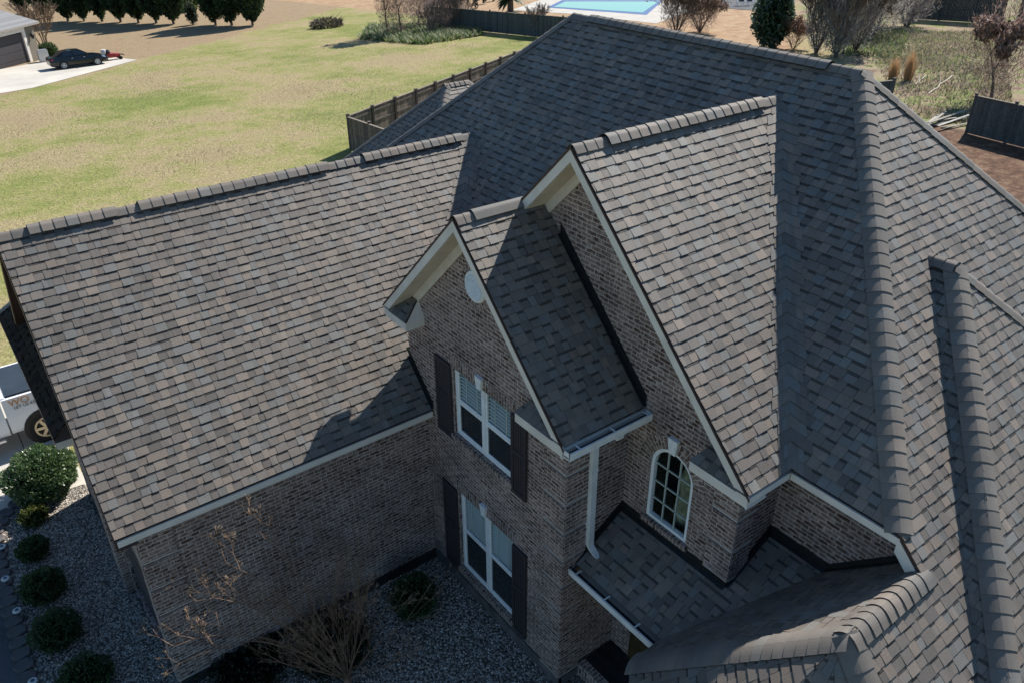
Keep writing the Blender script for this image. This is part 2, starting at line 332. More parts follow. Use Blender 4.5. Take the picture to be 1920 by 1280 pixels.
# ================================================================= THE HOUSE
EXP = .143
PAL = [((.20, .172, .15), 3), ((.22, .183, .158), 1.5), ((.168, .172, .172), 3), ((.125, .115, .108), 2), ((.168, .152, .14), 5), ((.145, .13, .12), 2)]
PW = [p[1] for p in PAL]
def shcol(r_):
    c = r_.choices(PAL, PW)[0][0]; k = r_.uniform(.9, 1.1); c = [v_*.85+m_*.15 for v_, m_ in zip(c, (.165, .15, .14))]; return (c[0]*k*.9, c[1]*k*.865, c[2]*k*.82)
def plane_uv(O, N):
    N = nrmz(N); U = nrmz(np.cross((0, 0, 1), N)); S = np.cross(N, U); return np.asarray(O, float), U, S, N
def shingles(mb, verts, pieces=None, seed=1, thick=.05, tone=1.):
    """verts: planar polygon (3D); pieces: list of convex index lists"""
    r_ = random.Random(seed); V = [np.asarray(v, float) for v in verts]
    if pieces is None: pieces = [list(range(len(V)))]
    a = V[pieces[0][1]]-V[pieces[0][0]]; b = V[pieces[0][2]]-V[pieces[0][0]]; N = np.cross(a, b)
    if N[2] < 0: N = -N
    zmin = min(v[2] for v in V); O0 = min(V, key=lambda v: v[2]); O, U, S, N = plane_uv(O0, N)
    to2 = lambda p: (float((p-O)@U), float((p-O)@S))
    polys = [ccw([to2(V[i]) for i in pc]) for pc in pieces]
    allp = [to2(v) for v in V]
    u0, u1 = min(p[0] for p in allp), max(p[0] for p in allp); s1 = max(p[1] for p in allp)
    # deck slab
    for pc in polys:
        T = [O+U*x+S*y-N*.004 for x, y in pc]; B = [p-N*thick for p in T]
        mb.poly(T, (.03, .027, .025)); mb.poly(B[::-1], (.05, .03, .025), mi=1)
    ring = ccw(allp); T = [O+U*x+S*y-N*.004 for x, y in ring]; B = [p-N*thick for p in T]
    for i in range(len(T)): j = (i+1) % len(T); mb.poly([B[i], B[j], T[j], T[i]], (.05, .03, .025), mi=1)
    nc = int(math.ceil(s1/EXP))
    for c in range(nc):
        sa, sb = c*EXP, (c+1)*EXP
        u = u0-r_.uniform(0, .4); hi = r_.random() < .5; wob = r_.uniform(-.004, .004)
        nxt = 0
        while u < u1:
            wd = r_.uniform(.10, .20) if hi else r_.uniform(.085, .175)
            if r_.random() < .1: wd *= 1.5
            h0 = (.0135 if hi else .0095)+r_.uniform(-.001, .003); h1 = .0015
            col = tuple(x_*tone for x_ in shcol(r_)); gap = .0035 if r_.random() < .85 else .007
            lo = -.004+wob+r_.uniform(-.002, .002) if hi else .0+wob
            rect = [(u, sa+lo), (u+wd-gap, sa+lo), (u+wd-gap, sb), (u, sb)]
            H = lambda s_: h0+(h1-h0)*(s_-sa)/EXP
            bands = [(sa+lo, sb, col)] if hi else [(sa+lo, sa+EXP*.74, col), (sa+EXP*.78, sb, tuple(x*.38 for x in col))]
            # two blended halves give the granule patches inside one tab
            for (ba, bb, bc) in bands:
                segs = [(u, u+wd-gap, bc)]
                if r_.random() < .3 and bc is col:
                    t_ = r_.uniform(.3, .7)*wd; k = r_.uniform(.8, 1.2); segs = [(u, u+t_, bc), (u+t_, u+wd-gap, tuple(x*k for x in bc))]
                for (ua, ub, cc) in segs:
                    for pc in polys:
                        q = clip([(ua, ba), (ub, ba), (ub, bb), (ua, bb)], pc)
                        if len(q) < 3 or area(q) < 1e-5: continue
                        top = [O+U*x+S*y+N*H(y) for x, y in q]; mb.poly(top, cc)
            for pc in polys:
                q = clip(rect, pc)
                if len(q) < 3 or area(q) < 1e-5: continue
                top = [O+U*x+S*y+N*H(y) for x, y in q]; bot = [O+U*x+S*y-N*.004 for x, y in q]
                for i in range(len(q)):
                    j = (i+1) % len(q)
                    if q[i][1] > sb-.002 and q[j][1] > sb-.002: continue
                    mb.poly([bot[i], bot[j], top[j], top[i]], tuple(x*.45 for x in col))
            u += wd; hi = not hi if r_.random() < .85 else hi
def caps(mb, P, Q, nA, nB, seed=3, exp=.175, wdt=.15, lift=0., hb=.010, jitter=.003, cr=.4):
    """overlapping cap shingles from P (lower / first) to Q; nA, nB normals of both slopes"""
    r_ = random.Random(seed); P, Q = np.asarray(P, float), np.asarray(Q, float); D = Q-P; L_ = np.linalg.norm(D); D = D/L_
    nA, nB = nrmz(nA), nrmz(nB); dA = np.cross(D, nA); dA = dA if dA[2] < 0 or abs(dA[2]) < 1e-6 else -dA; dB = np.cross(D, nB); dB = dB if dB[2] < 0 or abs(dB[2]) < 1e-6 else -dB
    dA, dB = nrmz(dA), nrmz(dB); upv = nrmz(nA+nB)
    ts = [-1, -.8, -.6, -.42, -.26, -.12, 0, .12, .26, .42, .6, .8, 1]
    sl_ = -float(np.dot(nrmz(dA), upv))*wdt; lift0 = sl_*cr/2*.8
    def prof(C_, h, t_in=0):
        pts = []
        for t in ts:
            d, n = (dA, nA) if t < 0 else (dB, nB)
            p = C_+d*abs(t)*wdt+(n if t else upv)*(h)
            rr = max(0, cr-abs(t)); p = p-upv*(sl_*rr*rr/(2*cr))+upv*lift0*(1-.55*abs(t))
            if t_in: p = p-(n if t else upv)*t_in
            pts.append(p)
        return pts
    n = max(1, int(round(L_/exp))); e = L_/n
    for i in range(n):
        a, b = P+D*(i*e), P+D*((i+1)*e+.02)
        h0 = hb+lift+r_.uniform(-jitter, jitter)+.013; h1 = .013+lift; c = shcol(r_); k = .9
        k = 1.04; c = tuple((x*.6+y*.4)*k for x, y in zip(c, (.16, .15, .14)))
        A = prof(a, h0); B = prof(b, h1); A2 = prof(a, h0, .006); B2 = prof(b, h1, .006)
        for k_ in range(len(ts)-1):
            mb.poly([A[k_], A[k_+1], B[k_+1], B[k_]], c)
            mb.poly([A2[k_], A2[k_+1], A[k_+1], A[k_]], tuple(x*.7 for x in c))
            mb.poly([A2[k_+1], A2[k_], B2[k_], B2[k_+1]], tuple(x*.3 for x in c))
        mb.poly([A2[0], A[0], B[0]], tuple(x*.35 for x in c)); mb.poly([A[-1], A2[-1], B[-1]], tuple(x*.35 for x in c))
def ventbox(mb, P, Q, nA, nB, lift=.026, wdt=.15):
    P, Q = np.asarray(P, float), np.asarray(Q, float); D = nrmz(Q-P); nA, nB = nrmz(nA), nrmz(nB)
    for n in (nA, nB):
        d = np.cross(D, n); d = d if d[2] < 0 else -d; a = P+D*.02+d*(wdt-.02)+n*.004; b = Q-D*.02+d*(wdt-.02)+n*.004
        mb.bar(a, b, -d*.06, n*(lift+.004), (.01, .01, .01))
        L_ = np.linalg.norm(b-a); k = 0.
        while k < L_: mb.bar(a+D*k+d*.001, a+D*(k+.008)+d*.001, d*.004, n*(lift+.002), (.06, .06, .06)); k += .035
BRICK_W = lambda O, U: (lambda p: (float((np.asarray(p)-O)@U), float(p[2])))
def wallpoly(mb, O, U, poly, holes=(), uvrot=False, thick=0):
    """vertical wall through O along U; poly convex in (u,z)"""
    O = np.asarray(O, float); U = np.asarray(U, float); poly = ccw(poly)
    us = sorted(set([p[0] for p in poly]+[h[0] for h in holes]+[h[1] for h in holes])); zs = sorted(set([p[1] for p in poly]+[h[2] for h in holes]+[h[3] for h in holes]))
    ua, ub = [x for x in us if True], zs
    for i in range(len(us)-1):
        for j in range(len(zs)-1):
            cu, cz = (us[i]+us[i+1])/2, (zs[j]+zs[j+1])/2
            if any(h[0] < cu < h[1] and h[2] < cz < h[3] for h in holes): continue
            q = clip([(us[i], zs[j]), (us[i+1], zs[j]), (us[i+1], zs[j+1]), (us[i], zs[j+1])], poly)
            if len(q) >= 3 and area(q) > 1e-6:
                mb.poly([O+U*x+V3(0, 0, z) for x, z in q], None, [(x+O[0]*.37+O[1]*.21, z) for x, z in q])
def brick_slab(mb, O, U, Nn, u0, u1, z0, z1, t, vertical=False):
    """slab of brick proud of the wall by t"""
    O, U, Nn = [np.asarray(a, float) for a in (O, U, Nn)]
    f = (lambda x, z: (z+.017, x)) if vertical else (lambda x, z: (x, z))
    P = lambda x, z, d: O+U*x+V3(0, 0, z)+Nn*d
    mb.poly([P(u0, z0, t), P(u1, z0, t), P(u1, z1, t), P(u0, z1, t)], None, [f(*a) for a in ((u0, z0), (u1, z0), (u1, z1), (u0, z1))])
    for a, b in (((u0, z0), (u1, z0)), ((u1, z0), (u1, z1)), ((u1, z1), (u0, z1)), ((u0, z1), (u0, z0))):
        mb.poly([P(*a, 0), P(*b, 0), P(*b, t), P(*a, t)], None, [f(*a), f(*b), (f(*b)[0]+t, f(*b)[1]+t), (f(*a)[0]+t, f(*a)[1]+t)])
X_, Y_ = V3(1, 0, 0), V3(0, 1, 0)
house = thing('brick_house', (0, 0, 0), 'brown brick house with steep grey shingle roofs, filling the middle of the photo', 'house')
ZE = 5.36; XR, ZR, Y1, Y2 = 5.484, 9.237, 6.433, .043; XE = XR-(ZR-ZE); PZ = 2.69
def H(mb, name, mats, th=None, **k): return part(mb, name, mats, th or house, **k)
nXm, nXp, nYm, nYp = V3(-1, 0, 1), V3(1, 0, 1), V3(0, -1, 1), V3(0, 1, 1)
mX = lambda z: XR-(ZR-z)      # x on the front slope
# --- main roof ---
mb = MB(); D = ZR-ZE
shingles(mb, [(XR, Y1, ZR), (XR, Y2, ZR), (XE, Y2-D, ZE), (XE, Y1+D, ZE)], seed=11)
PY, PZR, PX = -4.15, 5.043, .22      # porch ridge
D2 = ZR-PZ; XB = XR+D2
shingles(mb, [(XR, Y2, ZR), (XE, Y2-D, ZE), (XE, PY, ZR-(Y2-PY)), (PX, PY, PZR), (-.35, -6.5, PZ), (XB, Y2-D2, PZ)], pieces=[[0, 1, 2, 5], [2, 3, 4, 5]], seed=12)
shingles(mb, [(XR, Y1, ZR), (XE, Y1+D, ZE), (XR+D, Y1+D, ZE)], seed=13)
shingles(mb, [(XR, Y1, ZR), (XR+D2, Y1+D2, PZ), (XR+D2, Y2-D2, PZ), (XR, Y2, ZR)], seed=14)
mroof = H(mb, 'main_roof', ['shingle', 'drip'])
def capobj(segs, name='ridge_cap', th=None, vents=()):
    mb = MB()
    for i, s_ in enumerate(segs): caps(mb, *s_[:4], seed=i*7+len(segs), **(s_[4] if len(s_) > 4 else {}))
    o = H(mb, name, 'cap', th)
    if vents:
        mb = MB()
        for v_ in vents: ventbox(mb, *v_)
        H(mb, 'ridge_vent', 'shingle', th)
e = .012
LV = dict(lift=.036, exp=.19)
capobj([((XR, Y1, ZR), (XR, 5.9, ZR), nXm, nXp), ((XR, .57, ZR), (XR, 5.9, ZR), nXm, nXp, LV), ((XR, Y2, ZR), (XR, .57, ZR), nXm, nXp)], th=mroof, vents=[((XR, .57, ZR), (XR, 5.9, ZR), nXm, nXp)])
capobj([((XE+.02, Y2-D+.02, ZE+.02), (XR, Y2, ZR), nXm, nYm, dict(exp=.19, hb=.009, wdt=.175, cr=.8))], 'hip_cap', mroof)
capobj([((XE, Y1+D, ZE), (XR, Y1, ZR), nXm, nYp)], 'hip_cap', mroof)
capobj([((XB, Y2-D2, PZ), (XR, Y2, ZR), nXp, nYm)], 'hip_cap', mroof)
# --- projecting hip on the right slope ---
AX, AZ = 4.70, 7.24; AY = Y2-(ZR-AZ); OFF = .36; A2 = AZ-PZ
mb = MB()
shingles(mb, [(AX, AY, AZ), (AX, AY-OFF, AZ), (AX-A2, AY-OFF-A2, PZ), (AX-A2, AY-A2, PZ)], seed=21)
shingles(mb, [(AX, AY-OFF, AZ), (AX-A2, AY-OFF-A2, PZ), (AX+A2, AY-OFF-A2, PZ)], seed=22)
shingles(mb, [(AX, AY-OFF, AZ), (AX, AY, AZ), (AX+A2, AY-A2, PZ), (AX+A2, AY-OFF-A2, PZ)], seed=23)
proof = H(mb, 'side_hip_roof', ['shingle', 'drip'])
capobj([((AX, AY-OFF-.02, AZ), (AX, AY+.1, AZ), nXm, nXp, dict(lift=.02, hb=.018))], th=proof)
capobj([((AX-A2, AY-OFF-A2, PZ), (AX, AY-OFF, AZ), nXm, nYm, dict(exp=.19, hb=.009, wdt=.175, cr=.8))], 'hip_cap', proof)
capobj([((AX+A2, AY-OFF-A2, PZ), (AX, AY-OFF, AZ), nXp, nYm)], 'hip_cap', proof)
# --- left wing ---
WY, WZ, WXL, WE = 6.942, 7.116, -5.278, 3.503; WD = WY-WE; WZE = WZ-WD
mb = MB()
# the slope stops against the two-storey gable block (x=0, y<4.33)
GL = 4.33
shingles(mb, [(WXL, WY, WZ), (WXL, WE, WZE), (0, WE, WZE), (0, GL, WZ-(WY-GL)), (mX(WZ-(WY-GL)), GL, WZ-(WY-GL)), (mX(WZ), WY, WZ)], pieces=[[0, 1, 2, 3], [0, 3, 4, 5]], seed=31)
shingles(mb, [(WXL, WY, WZ), (mX(WZ), WY, WZ), (mX(WZE), WY+WD, WZE), (WXL, WY+WD, WZE)], seed=32)
wroof = H(mb, 'wing_roof', ['shingle', 'drip'])
segs = []; x = WXL
for a, b in ((-4.83, -3.58), (-3.22, .08), (.82, 3.02)):
    segs += [((x, WY, WZ), (a, WY, WZ), nYm, nYp, dict(exp=.19)), ((a, WY, WZ), (b, WY, WZ), nYm, nYp, LV)]; x = b
segs.append(((x, WY, WZ), (mX(WZ)+.05, WY, WZ), nYm, nYp, dict(exp=.19)))
capobj(segs, th=wroof, vents=[(s_[0], s_[1], nYm, nYp) for s_ in segs if len(s_) > 4 and 'lift' in s_[4]])
# --- small gable (two storey bay) ---
GY, GZ, GO, GW = 2.10, 7.735, .34, 2.39; GE = GZ-GW
BX, BY, BZ, BO, BW = 1.171, 1.045, 8.76, .374, 3.41; BE = BZ-BW
mb = MB()
shingles(mb, [(-GO, GY, GZ), (-GO, GY-GW, GE), (BX, GY-GW, GE), (BX, GY, GZ)], seed=41)
shingles(mb, [(-GO, GY, GZ), (mX(GZ)-.3, GY, GZ), (mX(GE), GY+2.23, GZ-2.23), (-GO, GY+2.23, GZ-2.23)], seed=42)
groof = H(mb, 'small_gable_roof', ['shingle', 'drip'])
capobj([((-GO, GY, GZ), (-.05, GY, GZ), nYm, nYp, dict(exp=.19)), ((-.05, GY, GZ), (BX-BO+.1, GY, GZ), nYm, nYp, dict(exp=.9, lift=.012, hb=.018))], th=groof)
# --- large gable ---
mb = MB(); XF = BX-BO
shingles(mb, [(XF, BY, BZ), (XF, BY-BW, BE), (mX(BE), BY-BW, BE), (mX(BZ), BY, BZ)], seed=51)
shingles(mb, [(XF, BY, BZ), (mX(BZ), BY, BZ), (mX(GZ), GY, GZ-.02), (XF, GY, GZ-.02)], seed=52)
broof = H(mb, 'large_gable_roof', ['shingle', 'drip'])
capobj([((XF, BY, BZ), (1.36, BY, BZ), nYm, nYp, dict(exp=.19)), ((1.36, BY, BZ), (4.53, BY, BZ), nYm, nYp, LV), ((4.53, BY, BZ), (mX(BZ)+.05, BY, BZ), nYm, nYp)], th=broof, vents=[((1.36, BY, BZ), (4.53, BY, BZ), nYm, nYp)])
# --- entry shed roof and polygonal porch roof ---
XM = 2.0; SX, SP = .243, .653; shz = lambda x: PZ+SP*(x-SX)
BR = -2.03      # right corner of the large gable block
ph = lambda y: PZR-(y-PY)        # porch slope facing +y
vy = lambda x: PZR+PY-shz(x)     # valley shed / porch
mb = MB()
shingles(mb, [(SX, 0, PZ), (SX, vy(SX), PZ), (XM, vy(XM), shz(XM)), (XM, BR, shz(XM)), (BX, BR, shz(BX)), (BX, 0, shz(BX))], pieces=[[0, 1, 4, 5], [1, 2, 4], [2, 3, 4]], seed=61)
H(mb, 'entry_shed_roof', ['shingle', 'drip'])
mb = MB(); A = (PX, PY, PZR); V1 = (-.35, -1.80, PZ); V2 = (-2.13, -3.58, PZ); V3_ = (-2.13, -4.72, PZ); V4 = (-.35, -6.5, PZ)
shingles(mb, [A, V1, (SX, -1.8, PZ), (XM, vy(XM), shz(XM)), (XM, PY, PZR)], pieces=[[0, 1, 2], [0, 2, 3, 4]], seed=62)
shingles(mb, [A, V2, V1], seed=63); shingles(mb, [A, V3_, V2], seed=64); shingles(mb, [A, V4, V3_], seed=65)
pr = H(mb, 'porch_roof', ['shingle', 'drip'])
n45 = V3(-.806, .806, 1); n45b = V3(-.806, -.806, 1)
capobj([(A, (XE+.1, PY, PZR), nYp, nYm, dict(exp=.15, hb=.014, wdt=.2, cr=.7))], th=pr)
capobj([(V1, A, nYp, n45, dict(exp=.15, hb=.012, wdt=.2, jitter=.002, cr=.8))], 'hip_cap', pr)
capobj([(V4, A, n45b, nYm, dict(exp=.19, hb=.009, wdt=.175, cr=.8))], 'hip_cap', pr)
def woven(th, V0, V1, dA, dB, seed=5, wd=.27):
    mb = MB(); r_ = random.Random(seed); V0, V1 = V3(*V0), V3(*V1); dA, dB = V3(*dA), V3(*dB); L_ = V1-V0; n = int(abs(L_[2])/(EXP*.7071)); st = L_/n
    up_ = nrmz(np.cross(L_, dA-dB)); up_ = up_ if up_[2] > 0 else -up_
    ts = [-1, -.6, -.3, -.12, 0, .12, .3, .6, 1]
    for i in range(n):
        a, b = V0+st*i, V0+st*(i+1); wa = wd*r_.uniform(.75, 1.25); wb2 = wd*r_.uniform(.75, 1.25); cs = [shcol(r_) for _ in range(3)]
        def pr(C_, h):
            o_ = []
            for t in ts:
                d, w_ = (dA, wa) if t < 0 else (dB, wb2); q_ = C_+d*abs(t)*w_; k = max(0, 1-abs(t)/.7); o_.append(q_+up_*(.05*k*k+h)+V3(0, 0, .012))
            return o_
        A_, B_, C_ = pr(a, .012), pr(b, .002), pr(a, -.004)
        for k in range(8):
            c_ = cs[(k*7+i) % 3 if k in (0, 1, 6, 7) else 0]; mb.poly([A_[k], A_[k+1], B_[k+1], B_[k]], c_); mb.poly([C_[k], C_[k+1], A_[k+1], A_[k]], tuple(x*.4 for x in c_))
    return H(mb, 'woven_valley', 'shingle', th)
woven(broof, (mX(BE), BY-BW, BE), (mX(BZ)-.1, BY-.1, BZ-.1), -X_, -Y_, 1)
woven(wroof, (mX(5.2), WY-(WZ-5.2), 5.2), (mX(WZ)-.1, WY-.1, WZ-.1), -X_, -Y_, 2)
# --- rear hip roof seen behind the main one ---
mb = MB(); RA = V3(7.8, 14.8, 6.0); t = 3.3
q = lambda a, b, c: RA+V3(a, b, c)
shingles(mb, [q(0, 0, 0), q(-t, -t, -t), q(-t, t, -t)], seed=71)
shingles(mb, [q(0, 0, 0), q(.8, 0, 0), q(.8+t, -t, -t), q(-t, -t, -t)], seed=72)
shingles(mb, [q(0, 0, 0), q(-t, t, -t), q(.8+t, t, -t), q(.8, 0, 0)], seed=73)
shingles(mb, [q(.8, 0, 0), q(.8+t, t, -t), q(.8+t, -t, -t)], seed=74)
rr_ = H(mb, 'rear_hip_roof', ['shingle', 'drip'])
capobj([(q(-.1, 0, 0), q(.8, 0, 0), nYm, nYp, dict(hb=.018)), (q(-t, -t, -t), q(0, 0, 0), nXm, nYm), (q(-t, t, -t), q(0, 0, 0), nXm, nYp), (q(.8+t, -t, -t), q(.8, 0, 0), nXp, nYm)], 'hip_cap', rr_)
# --- pent roof on the wing gable ---
mb = MB(); ex, ez, ey0, ey1 = -5.48, 4.3, 5.52, 10.55
shingles(mb, [(ex, ey0, ez), (-4.995, ey0, ez+.485), (-4.995, ey1-.45, ez+.485), (ex, ey1, ez)], seed=81, tone=.25)  # low tone paints this slope's deep shade into the shingle colour
shingles(mb, [(ex, ey1, ez), (-4.995, ey1-.45, ez+.485), (-4.995, ey1, ez)], seed=82)
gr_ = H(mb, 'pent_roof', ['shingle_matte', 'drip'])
capobj([((ex, ey1, ez), (-4.995, ey1-.45, ez+.485), nXm, nYp, dict(hb=.02, exp=.12))], 'hip_cap', gr_)
# --- walls ---
X_, Y_ = V3(1, 0, 0), V3(0, 1, 0)
WW = 3.724; GR = 4.2
WIN_U = (1.25, 2.83, 3.55, 4.88); WIN_L = (1.22, 2.80, .48, 2.33)
rk = lambda yy, pk, py: pk-abs(yy-py)-.03
mb = MB(); wallpoly(mb, (0, 0, 0), Y_, [(0, 0), (GR, 0), (GR, GZ-(GR-GY)-.05), (GY, GZ-.05), (0, GZ-GY-.05)], [WIN_U, WIN_L])
for (a, b, c, d) in (WIN_U, WIN_L):
    for P_, Q_ in (((a, c), (b, c)), ((b, c), (b, d)), ((b, d), (a, d)), ((a, d), (a, c))):
        mb.poly([(0, P_[0], P_[1]), (0, Q_[0], Q_[1]), (.13, Q_[0], Q_[1]), (.13, P_[0], P_[1])], None, [(P_[0]+P_[1], 0), (Q_[0]+Q_[1], 0), (Q_[0]+Q_[1], .13), (P_[0]+P_[1], .13)])
wg = H(mb, 'wall', 'brick')
mb = MB(); wallpoly(mb, (0, 0, 0), X_, [(0, 0), (BX, 0), (BX, GE+.1), (0, GE+.1)]); ws = H(mb, 'wall', 'brick')
mb = MB(); wallpoly(mb, (0, GR, 0), X_, [(0, 3.5), (3, 3.5), (3, GZ-(GR-GY)-.05), (0, GZ-(GR-GY)-.05)]); H(mb, 'wall', 'brick')
# large gable wall with the arched window
AW = (-1.27, -.48, 3.5, 4.89); ac, ar, asz = -.875, .395, 4.495
mb = MB(); wallpoly(mb, (BX, 0, 0), Y_, [(BR, 0), (3.9, 0), (3.9, BE), (BY, BZ-.05), (BR, BZ-(BY-BR)-.05)], [(AW[0], AW[1], AW[2], AW[3])])
N_ = 12
for i in range(N_):
    t0, t1 = math.pi*i/N_, math.pi*(i+1)/N_
    a, b = (ac+ar*math.cos(t0), asz+ar*math.sin(t0)), (ac+ar*math.cos(t1), asz+ar*math.sin(t1))
    qd = [(BX, a[0], a[1]), (BX, b[0], b[1]), (BX, b[0], AW[3]), (BX, a[0], AW[3])]
    mb.poly(qd, None, [(p[1], p[2]) for p in qd])
    qd = [(BX, a[0], a[1]), (BX, b[0], b[1]), (BX+.12, b[0], b[1]), (BX+.12, a[0], a[1])]; mb.poly(qd, None, [(i*.1, 0), (i*.1+.1, 0), (i*.1+.1, .12), (i*.1, .12)])
for yy in (AW[0], AW[1]): mb.poly([(BX, yy, AW[2]), (BX, yy, asz), (BX+.12, yy, asz), (BX+.12, yy, AW[2])], None, [(0, AW[2]), (0, asz), (.12, asz), (.12, AW[2])])
wb_ = H(mb, 'wall', 'brick')
mb = MB(); wallpoly(mb, (BX, BR, 0), X_, [(0, 0), (XM-BX, 0), (XM-BX, BE+.1), (0, BE+.1)]); wbs = H(mb, 'wall', 'brick')
mb = MB(); wallpoly(mb, (XM, 0, 0), Y_, [(-3.6, 0), (BR, 0), (BR, BE+.12), (-3.6, BE+.12)]); wallpoly(mb, (XM, 0, 0), Y_, [(-4.15, 0), (-3.6, 0), (-3.6, BE+.12), (-4.15, BE-.4)]); wm = H(mb, 'wall', 'brick')
mb = MB(); wallpoly(mb, (0, WW, 0), X_, [(-5., 0), (0, 0), (0, WZE+.18), (-5., WZE+.18)]); ww = H(mb, 'wall', 'brick')
gd = (4.05, 6.3, .1, 2.5)
mb = MB(); wallpoly(mb, (-5., 0, 0), Y_, [(WW, 0), (10.16, 0), (10.16, WZ-(10.16-WY)-.05), (WY, WZ-.05), (WW, WZ-(WY-WW)-.05)], [gd])
for P_, Q_ in (((gd[0], gd[2]), (gd[1], gd[2])), ((gd[1], gd[2]), (gd[1], gd[3])), ((gd[1], gd[3]), (gd[0], gd[3])), ((gd[0], gd[3]), (gd[0], gd[2]))):
    mb.poly([(-5., P_[0], P_[1]), (-5., Q_[0], Q_[1]), (-4.9, Q_[0], Q_[1]), (-4.9, P_[0], P_[1])], None, [(P_[0]+P_[1], 0), (Q_[0]+Q_[1], 0), (Q_[0]+Q_[1], .1), (P_[0]+P_[1], .1)])
wl = H(mb, 'wall', 'brick')
mb = MB()   # garage block and rear walls, footing the hidden sides

wallpoly(mb, (-5., 10.16, 0), X_, [(0, -.4), (8, -.4), (8, WZE), (0, WZE)])
wallpoly(mb, (XR+D2-.4, 0, 0), Y_, [(-6.1, -1), (12.6, -1), (12.6, 2.75), (-6.1, 2.75)]); wallpoly(mb, (3., 12.6, 0), X_, [(0, -1), (8.6, -1), (8.6, 3.), (0, 3.)])
wallpoly(mb, (XM, -6.1, 0), X_, [(0, 0), (9.6, 0), (9.6, 2.75), (0, 2.75)]); wallpoly(mb, (AX-A2+.4, AY-OFF-A2+.4, 0), X_, [(0, 0), (2*A2-.8, 0), (2*A2-.8, PZ), (0, PZ)])
wallpoly(mb, (XM, -6.1, 0), Y_, [(0, 0), (2.3, 0), (2.3, 3.), (0, 3.)])
for (a, b) in (((5., 12.), (5., 17.6)), ((5., 17.6), (11.5, 17.6)), ((11.5, 17.6), (11.5, 12.))):
    u = nrmz(V3(b[0]-a[0], b[1]-a[1], 0)); wallpoly(mb, (a[0], a[1], 0), u, [(0, -1), (math.hypot(b[0]-a[0], b[1]-a[1]), -1), (math.hypot(b[0]-a[0], b[1]-a[1]), 3.), (0, 3.)])
H(mb, 'wall', 'brick')
# quoins
def quoin(th, O, U, Nn, sgn, ztop, zbot, ln=.45, skip=()):
    mb = MB(); mo = MB(); z = 5.04
    while z > zbot-.55:
        a, b = max(zbot, z-.545+.03), min(ztop, z-.03)
        if b-a > .08:
            brick_slab(mb, O, U, Nn, min(0, sgn*ln), max(0, sgn*ln), a, b, .025)
            brick_slab(mo, O, U, Nn, min(0, sgn*ln), max(0, sgn*ln), a-.014, a-.001, .03)
        z -= .5455
    b0 = len(mb.v); mb.v += mo.v; mb.f += [tuple(i+b0 for i in f) for f in mo.f]; mb.c += mo.c; mb.uv += mo.uv; mb.m += [1]*len(mo.f); H(mb, 'quoin', ['brick', 'soffit'], th)
quoin(wg, (0, -.022, 0), Y_, -X_, 1, 5.2, .25, .47); quoin(ws, (0, 0, 0), X_, -Y_, 1, 5.2, .25, .42)
quoin(ww, (-5., WW, 0), X_, -Y_, 1, 3.72, .25, .5)
quoin(wb_, (BX, BR-.022, 0), Y_, -X_, 1, 5.2, 3.3, .42); quoin(wbs, (BX, BR, 0), X_, -Y_, 1, 5.2, 3.3, .38)
quoin(wl, (-5., WW-.022, 0), Y_, -X_, 1, 3.72, .25, .3)
# soldier heads, sills
def heads(th, a, b, zt, zs, x=0.):
    mb = MB(); brick_slab(mb, (x, 0, 0), Y_, -X_, a-.08, b+.08, zt-.005, zt+.2, .014, True); H(mb, 'soldier_course', 'brick', th)
    mb = MB(); mb.box((x-.05, a-.05, zs-.085), (x+.1, b+.05, zs-.002), uvf=lambda p: (p[2]+p[0], p[1]))
    H(mb, 'window_sill', 'brick', th)
heads(wg, WIN_U[0], WIN_U[1], WIN_U[3], WIN_U[2]); heads(wg, WIN_L[0], WIN_L[1], WIN_L[3], WIN_L[2])
def ringbrick(th, x, yc, zc, r0, r1, a0, a1, tp=.014):
    mb = MB(); n = max(6, int((a1-a0)/.12))
    for i in range(n):
        t0, t1 = a0+(a1-a0)*i/n, a0+(a1-a0)*(i+1)/n; rm = (r0+r1)/2
        P_ = lambda r_, t_, d: (x-d, yc+r_*math.cos(t_), zc+r_*math.sin(t_))
        L_ = [(r0, t0), (r1, t0), (r1, t1), (r0, t1)]; uvq = [(r_, t_*rm) for r_, t_ in L_]
        mb.poly([P_(r_, t_, tp) for r_, t_ in L_], None, uvq)
        mb.poly([P_(r1, t0, 0), P_(r1, t1, 0), P_(r1, t1, tp), P_(r1, t0, tp)], None, [uvq[1], uvq[2], uvq[2], uvq[1]])
        mb.poly([P_(r0, t0, 0), P_(r0, t1, 0), P_(r0, t1, tp), P_(r0, t0, tp)], None, [uvq[0], uvq[3], uvq[3], uvq[0]])
    H(mb, 'brick_arch', 'brick', th)
ringbrick(wb_, BX, ac, asz, ar+.01, ar+.21, 0, math.pi)
ringbrick(wg, 0, 2.08, 6.6, .25, .36, 0, 2*math.pi)
# foundation bands
mb = MB(); mb.box((-4.98, WW-.035, -.05), (-.03, WW+.05, .22)); H(mb, 'foundation', 'slate_dark'); mb = MB(); mb.box((-.03, -.03, -.05), (.05, WW, .24)); mb.box((0, -.03, -.05), (BX, .05, .2)); H(mb, 'foundation', 'paver')
